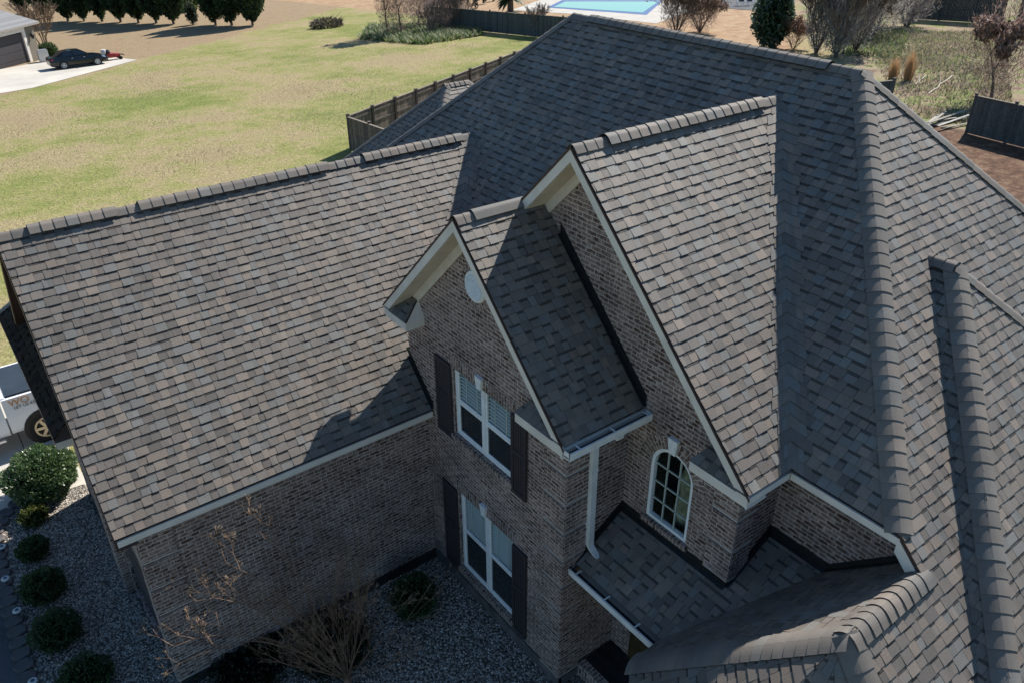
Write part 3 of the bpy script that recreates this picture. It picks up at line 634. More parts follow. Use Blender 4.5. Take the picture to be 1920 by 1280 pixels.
# --- windows ---
def twin_window(a, b, z0, z1, x, lbl=None, vis=1):
    w_ = MB(); t = .055; xf, xb = x+.045, x+.10
    for (ya, yb, za, zb) in ((a, b, z0, z0+t), (a, b, z1-t, z1), (a, a+t, z0+t, z1-t), (b-t, b, z0+t, z1-t)): w_.box((xf, ya, za), (xb, yb, zb))
    m_ = (a+b)/2; w_.box((xf-.012, m_-.045, z0+t), (xb, m_+.045, z1-t))
    win = H(w_, 'window', 'white'); zm = (z0+z1)/2
    mb = MB()
    for (ya, yb) in ((a+t, m_-.045), (m_+.045, b-t)):
        mb.box((xf+.004, ya, zm-.022), (xb-.01, yb, zm+.022))
        for za, zb in ((z0+t, zm-.022), (zm+.022, z1-t)):
            for q_ in ((ya, ya+.03, za, zb), (yb-.03, yb, za, zb), (ya+.03, yb-.03, za, za+.028), (ya+.03, yb-.03, zb-.028, zb)): mb.box((xf+.015, q_[0], q_[2]), (xb-.008, q_[1], q_[3]))
    H(mb, 'sash', 'white', win)
    for (ya, yb) in ((a+t+.03, m_-.075), (m_+.075, b-t-.03)):
        mb = MB(); mb.box((xf+.03, ya, zm+.05), (xf+.034, yb, z1-t-.028)); H(mb, 'pane', 'pane', win)
        mb = MB(); mb.box((xf+.03, ya, z0+t+.028), (xf+.034, yb, zm-.05)); H(mb, 'pane', 'pane_screen', win)
        mb = MB(); k = z0+t+.02
        while k < z1-t-.02: mb.hexa([(xf+.04, ya, k), (xf+.07, ya, k+.016), (xf+.07, yb, k+.016), (xf+.04, yb, k), (xf+.04, ya, k+.003), (xf+.07, ya, k+.019), (xf+.07, yb, k+.019), (xf+.04, yb, k+.003)]); k += .066
        for f in (.25, .72): yy = ya+(yb-ya)*f; mb.box((xf+.036, yy-.008, z0+t), (xf+.039, yy+.008, z1-t))
        H(mb, 'blind', 'blind', win)
    mb = MB(); mb.box((xb+.10, a-.25, z0-.25), (xb+.12, b+.25, z1+.25)); H(mb, 'dark_backing', 'interior', win)
twin_window(*WIN_U, 0); twin_window(*WIN_L, 0)
def keystone(x, y, z, h=.2, w0=.055, w1=.085):
    mb = MB(); mb.hexa([(x-.05, y-w0, z), (x+.02, y-w0, z), (x+.02, y+w0, z), (x-.05, y+w0, z), (x-.06, y-w1, z+h), (x+.02, y-w1, z+h), (x+.02, y+w1, z+h), (x-.06, y+w1, z+h)]); H(mb, 'keystone', 'keystone')
keystone(0, 2.04, 4.87, .22); keystone(0, 2.01, 2.32, .22); keystone(BX, ac, 4.88, .25)
def shutter(x, a, b, z0, z1):
    mb = MB(); f = x-.012
    mb.box((f-.022, a, z0), (f, b, z1)); g = f-.022; s_ = .06
    zm = z0+(z1-z0)*.55
    for q_ in ((a, a+s_, z0, z1), (b-s_, b, z0, z1), (a+s_, b-s_, z0, z0+.08), (a+s_, b-s_, z1-.08, z1), (a+s_, b-s_, zm-.04, zm+.04)): mb.box((g-.014, q_[0], q_[2]), (g, q_[1], q_[3]))
    for (za, zb) in ((z0+.095, zm-.055), (zm+.055, z1-.095)):
        n = 4; wd = (b-a-2*s_-.02)/n
        for i in range(n): mb.box((g-.009, a+s_+.01+i*wd+.006, za), (g, a+s_+.01+(i+1)*wd-.006, zb))
    H(mb, 'shutter', 'shutter')
shutter(0, 2.865, 3.31, 3.42, 4.9); shutter(0, .86, 1.225, 3.42, 4.9); shutter(0, 2.84, 3.27, .35, 2.3); shutter(0, .84, 1.2, .35, 2.3)
# arched window
def arched(x, yc, zs, r, z0):
    mb = MB(); N_ = 16; t = .055; xf, xb = x+.02, x+.09
    out = [(yc+r*math.cos(math.pi*i/N_), zs+r*math.sin(math.pi*i/N_)) for i in range(N_+1)]; inn = [(yc+(r-t)*math.cos(math.pi*i/N_), zs+(r-t)*math.sin(math.pi*i/N_)) for i in range(N_+1)]
    out = [(yc+r, z0)]+out+[(yc-r, z0)]; inn = [(yc+r-t, z0+t)]+inn+[(yc-r+t, z0+t)]; n = len(out)
    for i in range(n):
        j = (i+1) % n; a, b, c, d = out[i], out[j], inn[j], inn[i]
        mb.hexa([(xb, *a), (xb, *b), (xb, *c), (xb, *d), (xf, *a), (xf, *b), (xf, *c), (xf, *d)])
    win = H(mb, 'window', 'white')
    mb = MB()
    for f in (-1/3, 1/3):
        yy = yc+f*(r-t)*1.0; mb.box((xf+.02, yy-.009, z0+t), (xf+.045, yy+.009, zs+math.sqrt((r-t)**2-(f*(r-t))**2)))
    for k in range(1, 4): zz = z0+t+(zs+.12-z0)*k/3.55; hw_ = (r-t) if zz <= zs else math.sqrt(max(0, (r-t)**2-(zz-zs)**2)); mb.box((xf+.02, yc-hw_, zz-.009), (xf+.043, yc+hw_, zz+.009))
    H(mb, 'muntin', 'muntin', win)
    mb = MB(); mb.poly([(xf+.05, y, z) for y, z in inn]); H(mb, 'pane', 'pane', win)
    mb = MB(); mb.box((x+.9, yc-.8, z0-.3), (x+.93, yc+.8, zs+r+.3)); H(mb, 'dark_backing', 'interior', win)
    mb = MB(); mb.lathe((x+.42, yc-.02, z0-.1), [(.17, 0), (.19, .25), (.13, .55), (.15, .8), (.09, 1.05), (.055, 1.2), (.1, 1.3)], 12); mb.lathe((x+.4, yc-.36, z0-.1), [(.1, 0), (.14, .4), (.05, .8)], 8)
    H(mb, 'drape', 'drape', win, smooth=True)
arched(BX, ac, asz, ar, AW[2])
mb = MB(); mb.box((BX-.05, AW[0]-.05, 3.41), (BX+.1, AW[1]+.05, 3.498), uvf=lambda p: (p[2]+p[0], p[1])); H(mb, 'window_sill', 'brick')
# round louvred vent
mb = MB(); mb.lathe((-.02, 2.08, 6.6), [(.25, .06), (.25, 0), (.235, -.03), (.2, -.03), (.195, 0)], 28, 'x'); gv = H(mb, 'gable_vent', 'keystone')
mb = MB()
for k in range(8):
    zz = 6.6-.17+k*.048; hw_ = math.sqrt(.2**2-(zz+.01-6.6)**2) if abs(zz+.01-6.6) < .2 else .05
    mb.hexa([(-.07, 2.08-hw_, zz-.012), (-.03, 2.08-hw_, zz+.03), (-.03, 2.08+hw_, zz+.03), (-.07, 2.08+hw_, zz-.012), (-.075, 2.08-hw_, zz-.006), (-.035, 2.08-hw_, zz+.036), (-.035, 2.08+hw_, zz+.036), (-.075, 2.08+hw_, zz-.006)])
H(mb, 'louver', 'keystone', gv)
# --- gable trim: rake boards, soffit, frieze ---
def gable_trim(xf, xw, yp, zp, wl_, wr_, sides='LR', fb=.17, mats=('trim', 'soffit', 'soffit')):
    for sgn, ww_ in ((1, wl_), (-1, wr_)):
        if (sgn == 1 and 'L' not in sides) or (sgn == -1 and 'R' not in sides): continue
        d = V3(0, sgn, -1); n = nrmz(V3(0, sgn, 1)); pk = V3(0, yp, zp); 
        dn = V3(0, 0, -1)
        mb = MB(); P_ = pk+V3(xf-.012, 0, -.045); Q_ = P_+d*ww_; mb.bar(P_, Q_, V3(.035, 0, 0), dn*fb); H(mb, 'fascia', mats[0])
        mb = MB(); P_ = pk+V3(xf+.03, 0, -.205); Q_ = P_+d*ww_; mb.bar(P_, Q_, V3(xw-xf-.03, 0, 0), dn*.015); H(mb, 'soffit', mats[1])
        if mats[2] is None: continue
        mb = MB(); P_ = pk+V3(xw-.03, 0, -.225); Q_ = P_+d*(ww_-.3); mb.bar(P_, Q_, V3(.028, 0, 0), dn*.2); H(mb, 'frieze_board', mats[2])
        mb = MB(); P_ = pk+V3(xf-.02, 0, -.012); Q_ = P_+d*(ww_+.03); mb.bar(P_, Q_, V3(.012, 0, 0), dn*.035); H(mb, 'drip_edge', 'drip')
gable_trim(-GO, 0, GY, GZ, 2.23, GW); gable_trim(XF, BX, BY, BZ, GY-BY+.95, BW)
gable_trim(WXL, -5., WY, WZ, WD, WD, mats=('drip', 'drip', None))
# cornice returns
def ret(xf, xw, ya, yb, ze, tip):      # ya outer, yb inner end
    s_ = 1 if yb > ya else -1; mb = MB(); w_ = xw-xf; yi = yb
    a, b, c, d = V3(xf-.02, ya, ze), V3(xf-.02, yi, ze), V3(xw, yi-s_*w_*.5, ze+w_*.8), V3(xw, ya+s_*(w_+.03), ze+w_*.8)
    vs = [a, b, c, d] if s_ < 0 else [a, d, c, b]
    shingles(mb, vs, seed=int(abs(ya*10)), thick=.03)
    r_ = H(mb, 'cornice_return', ['shingle', 'drip'])
    mb = MB(); mb.poly([b+V3(0, 0, -.03), V3(xw, yi, ze-.03), c+V3(0, 0, -.02)]); mb.box((xf-.01, min(ya, yi), ze-.17), (xw, max(ya, yi), ze-.03)); H(mb, 'fascia', 'trim', r_)
ret(-GO, 0, 4.3, 3.62, 5.44, 0); ret(-GO, 0, -.24, .72, 5.34, 0); ret(XF, BX, BY-BW+.03, -1.45, 5.33, 0)
# --- eaves: fascia boards and soffits ---
def eave(P_, Q_, out, zt, depth=.35, fh=.15, mt='trim'):      # straight eave along P-Q, out = outward unit
    out = np.asarray(out, float); P_, Q_ = V3(*P_, zt), V3(*Q_, zt)
    mb = MB(); mb.bar(P_+V3(0, 0, -.05)+out*.004, Q_+V3(0, 0, -.05)+out*.004, -out*.03, V3(0, 0, -fh)); H(mb, 'fascia', mt)
    mb = MB(); mb.bar(P_+V3(0, 0, -.05-fh+.02)-out*.03, Q_+V3(0, 0, -.05-fh+.02)-out*.03, -out*depth, V3(0, 0, -.012)); H(mb, 'soffit', 'soffit')
eave((WXL+.02, WE), (-.02, WE), -Y_, WZE, .21, .11)
eave((-GO+.03, GY-GW), (BX, GY-GW), -Y_, GE, .27)
eave((XF+.03, BY-BW), (XM-.1, BY-BW), -Y_, BE, .36, .1)
eave((XE, BY-BW-.02), (XE, Y2-D), -X_, ZE, .38, .1)
eave((ex, ey0), (ex, ey1), -X_, ez, .42, .15, 'drip')
mb = MB(); mb.box((ex, ey0-.03, ez-.17), (-5., ey0, ez-.05)); H(mb, 'fascia', 'trim')
mb = MB(); mb.hexa([(ex, ey0-.02, ez-.05), (-5., ey0-.02, ez-.05), (-5., ey0, ez-.05), (ex, ey0, ez-.05), (ex+.01, ey0-.02, ez-.035), (-5., ey0-.02, ez+.43), (-5., ey0, ez+.43), (ex+.01, ey0, ez-.035)]); H(mb, 'end_panel', 'shutter')
# rake end of the right slope running down to the porch ridge
mb = MB(); P_ = V3(XE-.008, Y2-D+.02, ZE-.05); mb.bar(P_, P_+V3(0, -.36, -.36), V3(.03, 0, 0), V3(0, 0, -.2)); H(mb, 'fascia', 'trim')
# --- gutters ---
def gutter(P_, Q_, out, ztop, w_=.125, h_=.11):
    out = np.asarray(out, float); P_, Q_ = V3(*P_, ztop), V3(*Q_, ztop); L_ = np.linalg.norm(Q_-P_); d = (Q_-P_)/L_; z_ = V3(0, 0, 1)
    mb = MB(); mb.bar(P_+out*(w_-.006), Q_+out*(w_-.006), out*.012, -z_*h_*.35); mb.bar(P_+out*(w_-.02), Q_+out*(w_-.02), out*.014, -z_*h_)
    mb.bar(P_+out*.004-z_*h_, Q_+out*.004-z_*h_, out*(w_-.006), -z_*.008)
    for e_ in (P_, Q_-d*.008): mb.bar(e_, e_+d*.008, out*w_, -z_*h_)
    g_ = H(mb, 'gutter', 'gutter')
    mb = MB(); mb.bar(P_+out*.005-z_*.075, Q_+out*.005-z_*.075, out*(w_-.03), -z_*.02); H(mb, 'gutter_debris', 'gutter_in', g_)
    k = .18
    while k < L_: mb = MB(); mb.bar(P_+d*k-out*.01-z_*.004, P_+d*(k+.025)-out*.01-z_*.004, out*(w_), -z_*.006); k += .62; H(mb, 'hanger', 'gutter', g_)
gutter((-GO, GY-GW-.02), (BX-.01, GY-GW-.02), -Y_, GE-.045)
gutter((SX-.02, .02), (SX-.02, -1.82), -X_, PZ-.02)
# downspout
mb = MB(); dx, dy = .45, -.065
def duct(a, b, w_=.1, t_=.075):
    a, b = V3(*a), V3(*b); mb.hexa([a+V3(-w_/2, -t_/2, 0), a+V3(w_/2, -t_/2, 0), a+V3(w_/2, t_/2, 0), a+V3(-w_/2, t_/2, 0), b+V3(-w_/2, -t_/2, 0), b+V3(w_/2, -t_/2, 0), b+V3(w_/2, t_/2, 0), b+V3(-w_/2, t_/2, 0)])
duct((dx+.02, dy, 2.98), (dx, dy, 4.95)); duct((dx+.02, dy, 2.98), (dx+.03, dy-.07, 2.9)); duct((dx+.03, dy-.07, 2.9), (dx+.03, dy-.17, 2.86)); duct((dx+.24, dy-.2, 5.0), (dx+.24, dy-.22, 5.2), .12, .1); duct((dx, dy, 4.95), (dx+.05, dy-.06, 5.02)); duct((dx+.05, dy-.06, 5.02), (dx+.24, dy-.2, 5.06))
for zz in (3.4, 4.4): mb.box((dx-.055, dy-.042, zz), (dx+.07, dy+.05, zz+.03))
H(mb, 'downspout', 'gutter')
# --- flashing ---
def fl(*a):
    global mb
    mb = MB(); flash0(*a); H(mb, 'flashing', 'flashing')
def flash0(P_, Q_, wn, rs, a=.13, b=.05):   # wn = normal of wall, rs = direction over the roof
    P_, Q_ = np.asarray(P_, float), np.asarray(Q_, float); wn = np.asarray(wn, float)
    mb.bar(P_, Q_, wn*.012, V3(0, 0, a)); rn = nrmz(rs); nn = np.cross(nrmz(Q_-P_), rn); nn = nn if nn[2] > 0 else -nn
    mb.bar(P_+nn*.02, Q_+nn*.02, rn*b, nn*.006)
fl((BX, GY-GW, GE), (BX, 1.63, GE+1.92), -X_, V3(-1, 0, 0), .17, .07)
fl((0, WE, WZE), (0, 4.22, WZE+.72), -X_, V3(-1, 0, 0), .14, .05)
fl((SX, 0, PZ), (BX, 0, shz(BX)), -Y_, V3(0, -1, 0), .14, .05)
fl((BX, 0, shz(BX)), (BX, BR, shz(BX)), -X_, V3(-1, 0, -SP), .13, .06)
fl((BX, BR, shz(BX)), (XM, BR, shz(XM)), -Y_, V3(0, -1, 0), .14, .05)
fl((XM, BR, shz(XM)), (XM, vy(XM), shz(XM)), -X_, V3(-1, 0, -SP), .13, .06)
fl((XM, vy(XM), shz(XM)), (XM, -3.9, ph(-3.9)), -X_, V3(-1, 0, 0), .13, .07)
# --- garage door, pier, entry ---
mb = MB(); mb.box((-4.93, gd[0], gd[2]), (-4.9, gd[1], gd[3]))
for k in range(5): mb.box((-4.945, gd[0]+.04, gd[2]+.03+k*.48), (-4.93, gd[1]-.04, gd[2]+.46+k*.48))
H(mb, 'garage_door', 'garage_door')
mb = MB(); mb.box((-5.14, 6.45, 0), (-5.002, 6.95, 3.3), uvf=lambda p: (p[0]+p[1], p[2])); H(mb, 'pier', 'brick')
mb = MB(); mb.box((.55, -6.2, 0), (2.0, -.04, .3)); H(mb, 'porch_floor', 'slate_dark')
mb = MB(); mb.box((.4, -6.2, 0), (.55, -.04, .31), uvf=lambda p: (p[0]+p[2]+.02, p[1])); mb.box((.15, -6.2, 0), (.4, -.5, .16), uvf=lambda p: (p[0]+p[2], p[1])); H(mb, 'porch_step', 'brick')
mb = MB(); mb.box((BX-.03, -.88, .3), (BX-.004, -.45, 2.2)); dr = H(mb, 'side_door', 'door_wood')
mb = MB(); mb.lathe((BX-.04, -.66, 1.3), [(.14, 0), (.15, -.02), (.1, -.03)], 12, 'x'); H(mb, 'wreath', 'decal_dark', dr)
# porch posts and ceiling carrying the polygonal roof
mb = MB()
pv = [(-.2, -2.0), (-1.95, -3.72), (-1.95, -4.58), (-.2, -6.2)]
for (a, b) in pv: mb = MB(); mb.lathe((a, b, 0), [(.17, 0), (.17, .12), (.12, .16), (.1, 2.3), (.15, 2.36), (.15, 2.45)], 14); H(mb, 'porch_post', 'trim')
mb = MB(); mb.poly([(a, b, 2.46) for a, b in pv]+[(2.0, -6.2, 2.46), (2.0, -2.0, 2.46)]); mb.poly([(.3, -.05, 2.47), (.3, -2., 2.47), (2., -2., 2.47), (2., -.05, 2.47)]); H(mb, 'porch_ceiling', 'soffit')
mb = MB()
for (a, b) in zip(pv[:-1], pv[1:]):
    d = nrmz(V3(b[0]-a[0], b[1]-a[1], 0)); n_ = np.cross(d, V3(0, 0, 1)); mb.bar(V3(*a, 2.45)-n_*.06, V3(*b, 2.45)-n_*.06, n_*.12, V3(0, 0, .24))
H(mb, 'porch_beam', 'trim')
# ================================================================= GROUND
def linemask(t, tc, a, b, c, soft, warp, seed=0):     # 1 where a*x+b*y+c > 0
    N, L = t.nodes.new, t.links.new
    dp = N('ShaderNodeVectorMath'); dp.operation = 'DOT_PRODUCT'; L(tc.outputs['Object'], dp.inputs[0]); dp.inputs[1].default_value = (a, b, 0)
    n = N('ShaderNodeTexNoise'); n.inputs['Scale'].default_value = .35; n.inputs['Detail'].default_value = 6; L(tc.outputs['Object'], n.inputs['Vector'])
    m_ = N('ShaderNodeMath'); m_.operation = 'MULTIPLY_ADD'; L(n.outputs[0], m_.inputs[0]); m_.inputs[1].default_value = warp; L(dp.outputs['Value'], m_.inputs[2])
    r_ = N('ShaderNodeMapRange'); r_.inputs[1].default_value = -c+warp*.5-soft; r_.inputs[2].default_value = -c+warp*.5+soft; L(m_.outputs[0], r_.inputs[0]); return r_.outputs[0]
def combine(name, base, zones):
    mm = MT[base].copy(); mm.name = name; t = mm.node_tree; b = t.nodes['Principled BSDF']; tc = [n for n in t.nodes if n.type == 'TEX_COORD'][0]
    cur = b.inputs['Base Color'].links[0].from_socket
    for (lines, cols, sc_) in zones:
        msk = None
        for l in lines:
            o_ = linemask(t, tc, *l)
            if msk is None: msk = o_
            else: mu = t.nodes.new('ShaderNodeMath'); mu.operation = 'MULTIPLY'; t.links.new(msk, mu.inputs[0]); t.links.new(o_, mu.inputs[1]); msk = mu.outputs[0]
        n = t.nodes.new('ShaderNodeTexNoise'); n.inputs['Scale'].default_value = sc_; n.inputs['Detail'].default_value = 8; n.inputs['Roughness'].default_value = .7; t.links.new(tc.outputs['Object'], n.inputs['Vector'])
        col = ramp(t, cols, n.outputs[0]); mx = t.nodes.new('ShaderNodeMixRGB'); t.links.new(msk, mx.inputs[0]); t.links.new(cur, mx.inputs[1]); t.links.new(col, mx.inputs[2]); cur = mx.outputs[0]
    t.links.new(cur, b.inputs['Base Color']); MT[name] = mm
def halfplane(p, q, side):     # line through terrain points p, q; positive on the side of point 'side'
    a, b = -(q[1]-p[1]), q[0]-p[0]; l = math.hypot(a, b); a /= l; b /= l; c = -(a*p[0]+b*p[1])
    if a*side[0]+b*side[1]+c < 0: a, b, c = -a, -b, -c
    return (a, b, c)
gA, gB = G(262, 113), G(520, 46)
tanl = (*halfplane(gA, gB, G(300, 60)), .5, 4)
wA, wB = G(1560, 95), G(1640, 160)
weed1 = (*halfplane(G(1500, 40), G(1700, 240), G(1800, 150)), .6, 3)
mul = (*halfplane(G(1700, 225), G(1900, 262), G(1800, 300)), .3, 1.5)
strw = (*halfplane(G(760, 26), G(1180, 70), G(1200, 20)), .3, .6)
strw2 = (*halfplane(G(1490, 0), G(1490, 100), G(1300, 60)), 1, 3)
tanc = [(.3, (.22, .155, .095)), (.5, (.285, .21, .135)), (.7, (.25, .21, .12))]
rgt = (1, 0, -24, 1.5, 3)
combine('terrain', 'lawn', [([tanl], tanc, 1.2), ([weed1, rgt], [(.3, (.13, .085, .06)), (.42, (.24, .18, .125)), (.49, (.29, .235, .16)), (.55, (.2, .21, .085)), (.66, (.14, .19, .05))], .5),
    ([strw, strw2], [(.3, (.24, .14, .09)), (.5, (.36, .24, .15)), (.7, (.4, .32, .2))], .9), ([mul, rgt, (0, -1, 20, .5, 2)], [(.3, (.05, .03, .024)), (.5, (.13, .075, .05)), (.68, (.22, .15, .1))], 2.5)])
xs = [-160, -60, 0, 40, 90, 160, 260]; mb = MB(); ys = [-120, -40, 6, 60, 140, 300]
for i in range(len(xs)-1):
    for j in range(len(ys)-1): mb.poly([(x, y, tz(x, y)) for x, y in ((xs[i], ys[j]), (xs[i+1], ys[j]), (xs[i+1], ys[j+1]), (xs[i], ys[j+1]))])
tag(mb.build('ground', 'terrain'), kind='structure')
from mathutils.geometry import tessellate_polygon
def patch(name, pts, dz, material, jag=0, seed=1, kind='structure', close=True):
    r_ = random.Random(seed); out = []
    n = len(pts)
    for i in range(n):
        p, q = V3(pts[i][0], pts[i][1], 0), V3(pts[(i+1) % n][0], pts[(i+1) % n][1], 0); k = max(1, int(np.linalg.norm(q-p)/.35)) if jag else 1
        for j in range(k):
            x = p+(q-p)*j/k; out.append((x[0]+r_.uniform(-jag, jag), x[1]+r_.uniform(-jag, jag)))
    mb = MB(); tri = tessellate_polygon([[Vector((x, y, 0)) for x, y in out]])
    for t_ in tri:
        c = ccw([out[i] for i in t_])
        for half in ([(-500, -500), (500, -500), (500, 6), (-500, 6)], [(-500, 6), (500, 6), (500, 500), (-500, 500)]):
            q = clip(c, half)
            if len(q) >= 3 and area(q) > 1e-6: mb.poly([(x, y, tz(x, y)+dz) for x, y in q])
    return tag(mb.build(name, material), kind=kind)
bedline = [tuple(G(*q)[:2]) for q in [(37, 944), (15, 965), (0, 1000), (5, 1050), (22, 1120), (40, 1180), (60, 1275)]]
bed = [(2.5, 10.55), (-4.95, 10.6)]+bedline+[(-7.0, 3.5), (-6.6, 1.0), (-4.5, -2.5), (-1.5, -5), (2.2, -6)]
patch('gravel_bed', bed, .02, 'gravel', 0)
drv = [(-5.0, 16.2), (-40, 17.0), (-40, 10.2), (-9.5, 9.9), (-7.3, 9.6)]+[bedline[2], bedline[1], bedline[0]]+[(-4.95, 10.6)]
patch('driveway', drv, .012, 'concrete')
patch('walkway', [bedline[2], (-7.3, 9.6), (-9.5, 9.9), (-12, 9.0), (-12, -2), (-6.8, 1.0), (-7.2, 3.5)]+bedline[:2:-1], .006, 'asphalt')
# joints in the driveway
mb = MB()
for x in (-5.85, -8.9, -12.): mb.poly([(x, 10.3, tz(x, 10.3)+.015), (x+.025, 10.3, tz(x, 10.3)+.015), (x+.025, 16.6, tz(x, 16.6)+.015), (x, 16.6, tz(x, 16.6)+.015)])
tag(mb.build('driveway_joint', 'decal_dark'), kind='structure')
# pebbles
mb = MB(); r_ = random.Random(5); PB = [(.62, .57, .5), (.5, .43, .35), (.38, .32, .26), (.56, .46, .36), (.27, .23, .19), (.74, .7, .63)]
bp_ = [(x, y) for x, y in bed]
def inside(x, y, P_):
    c = False; n = len(P_)
    for i in range(n):
        (x1, y1), (x2, y2) = P_[i][:2], P_[(i+1) % n][:2]
        if (y1 > y) != (y2 > y) and x < (x2-x1)*(y-y1)/(y2-y1)+x1: c = not c
    return c
k = 0
while k < 24000:
    x, y = r_.uniform(-7.0, 0.), r_.uniform(-1.5, 10.5)
    if not inside(x, y, bp_) or (x > -5.05 and y > 3.7): continue
    k += 1; s_ = r_.uniform(.009, .021); a = r_.uniform(0, 3.14); c_, n_ = math.cos(a)*s_, math.sin(a)*s_; z_ = tz(x, y)+.02; f_ = r_.uniform(.5, .8); hh = s_*r_.uniform(.5, .9); g_ = r_.uniform(.85, 1.1)
    base = [(x+c_, y+n_), (x-n_*f_, y+c_*f_), (x-c_, y-n_), (x+n_*f_, y-c_*f_)]
    top = [(x+(p[0]-x)*.55, y+(p[1]-y)*.55) for p in base]
    mb.mesh([(*p, z_) for p in base]+[(*p, z_+hh) for p in top], [(4, 5, 6, 7), (0, 1, 5, 4), (1, 2, 6, 5), (2, 3, 7, 6), (3, 0, 4, 7)], tuple(v*g_ for v in r_.choice(PB)))
tag(mb.build('pebbles', 'pebble', smooth=True), 'pale river pebbles covering the planting bed beside the brick walls', 'gravel', kind='stuff')
# ================================================================= PLANTS
def leaves(mb, C_, rad, n, size, cols, r_, shape=None, flat=.0, hollow=.55, asp=2.2, up_=.3):
    C_ = np.asarray(C_, float)
    ph = [(r_.uniform(0, 6.3), r_.uniform(0, 6.3), r_.uniform(2, 4)) for _ in range(4)]
    for _ in range(n):
        v = V3(r_.gauss(0, 1), r_.gauss(0, 1), r_.gauss(0, 1)); v = nrmz(v)
        lump = 1+.1*sum(math.sin(f*v[0]*2+a)*math.cos(f*v[2]*2+b+v[1]*2) for a, b, f in ph)/1.6
        rr = (hollow+(1-hollow)*r_.random()**.6)*lump; p = v*rr
        if shape: k = shape((p[2]+1)/2); p = V3(p[0]*k, p[1]*k, p[2])
        p = C_+p*V3(*rad)
        if p[2] < C_[2]-rad[2]*.98: continue
        d = nrmz(v*.6+V3(r_.uniform(-1, 1), r_.uniform(-1, 1), r_.uniform(-.6, 1)+up_)); a = nrmz(np.cross(d, V3(r_.uniform(-1, 1), r_.uniform(-1, 1), r_.uniform(-1, 1)))); s_ = size*r_.uniform(.6, 1.3); c = r_.choice(cols); k = r_.uniform(.75, 1.2)
        mb.poly([p-a*s_/asp*.5, p+d*s_*.5, p+a*s_/asp*.5, p-d*s_*.5] if r_.random() < .5 else [p-a*s_/asp*.5-d*s_*.4, p+a*s_/asp*.5-d*s_*.4, p+d*s_*.6], tuple(x*k for x in c))
def branch(mb, P, d, L_, r0, depth, r_, tips=None, spread=.5, ratio=.72, kids=(2, 3), grav=.0, seg=3, nside=5, minr=.004, col=None):
    P = np.asarray(P, float); d = nrmz(d); q = P; rr = r0
    for i in range(seg):
        d = nrmz(d+V3(r_.uniform(-1, 1), r_.uniform(-1, 1), r_.uniform(-.6, 1))*.13+V3(0, 0, grav)); e_ = q+d*L_/seg; r1 = r0*(1-(i+1)/seg*.38); mb.tube(q, e_, max(rr, minr), max(r1, minr), nside if rr > .02 else 3, col); q = e_; rr = r1
        if depth > 0 and i >= seg//2 and i < seg-1 and r_.random() < .6:
            s_ = nrmz(d+V3(r_.uniform(-1, 1), r_.uniform(-1, 1), r_.uniform(-.4, .8))*spread*1.6); branch(mb, q, s_, L_*ratio*.8, rr*.55, depth-1, r_, tips, spread, ratio, kids, grav, seg, nside, minr, col)
    if depth == 0:
        if tips is not None: tips.append((q, d))
        return
    for _ in range(r_.randint(*kids)):
        s_ = nrmz(d+V3(r_.uniform(-1, 1), r_.uniform(-1, 1), r_.uniform(-.5, .8))*spread); branch(mb, q, s_, L_*ratio*r_.uniform(.8, 1.15), rr*r_.uniform(.6, .8), depth-1, r_, tips, spread, ratio, kids, grav, seg, nside, minr, col)
def place(name, loc, label, cat, group, parts_):   # parts_: list of (MB in local coords, part name, material, smooth)
    t = thing(name, loc, label, cat, group)
    for mb, n_, m_ in parts_: o = mb.build(n_, m_); o.parent = t
    return t
GREEN = [(.045, .08, .03), (.06, .11, .04), (.085, .14, .05), (.03, .055, .024)]
def bush(name, px, h, rad, label, cat, cols, n, size, seed, mt='leaf', group=None, loc=None, asp=2.0, hollow=.6):
    r_ = random.Random(seed); L0 = loc if loc is not None else G(*px); mb = MB()
    leaves(mb, (0, 0, h*.5), (rad, rad, h*.55), n, size, cols, r_, hollow=hollow, asp=asp)
    st = MB(); branch(st, (0, 0, 0), (0, 0, 1), h*.35, .03, 2, r_, spread=.9)
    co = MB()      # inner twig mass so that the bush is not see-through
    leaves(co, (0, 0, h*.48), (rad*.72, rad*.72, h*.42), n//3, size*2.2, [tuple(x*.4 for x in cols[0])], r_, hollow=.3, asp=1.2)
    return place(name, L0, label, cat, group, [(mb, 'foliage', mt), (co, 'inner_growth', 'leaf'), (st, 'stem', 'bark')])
GL_ = [(.06, .11, .04), (.08, .15, .055), (.11, .18, .065), (.04, .075, .03), (.19, .25, .13)]
bush('rounded_shrub', (88, 924), 1.05, .78, 'large rounded glossy green shrub beside the driveway corner', 'shrub', GL_, 9000, .075, 1, 'leaf_gloss', hollow=.8)
bush('small_shrub', (68, 978), .38, .3, 'small yellow green shrub in front of the large glossy shrub', 'shrub', [(.09, .11, .02), (.12, .14, .03), (.05, .07, .018)], 1600, .06, 2, group='low shrubs in the gravel bed')
for i, (q, rd, lb) in enumerate([((66, 1042), .31, 'dark green low shrub beside the first path light, smallest of the dark row'), ((87, 1116), .41, 'dark green low shrub, second of the dark row from the driveway'), ((112, 1200), .42, 'dark green low shrub, third of the dark row from the driveway'), ((168, 1290), .45, 'dark green low shrub cut by the bottom edge of the photo')]):
    bush('low_shrub', q, rd*1.3, rd, lb, 'shrub', GREEN, 3600, .05, 10+i, group='low shrubs in the gravel bed', hollow=.75)
bush('courtyard_shrub', (778, 1143), .7, .42, 'dark green rounded shrub near the inside wall corner of the courtyard', 'shrub', GREEN, 3600, .055, 21, hollow=.75)
bush('spreading_shrub', (625, 1225), .5, .7, 'dark loose shrub spreading behind the bare stems', 'shrub', [(.02, .035, .015), (.035, .05, .02), (.04, .035, .03)], 2600, .09, 22, hollow=.5)
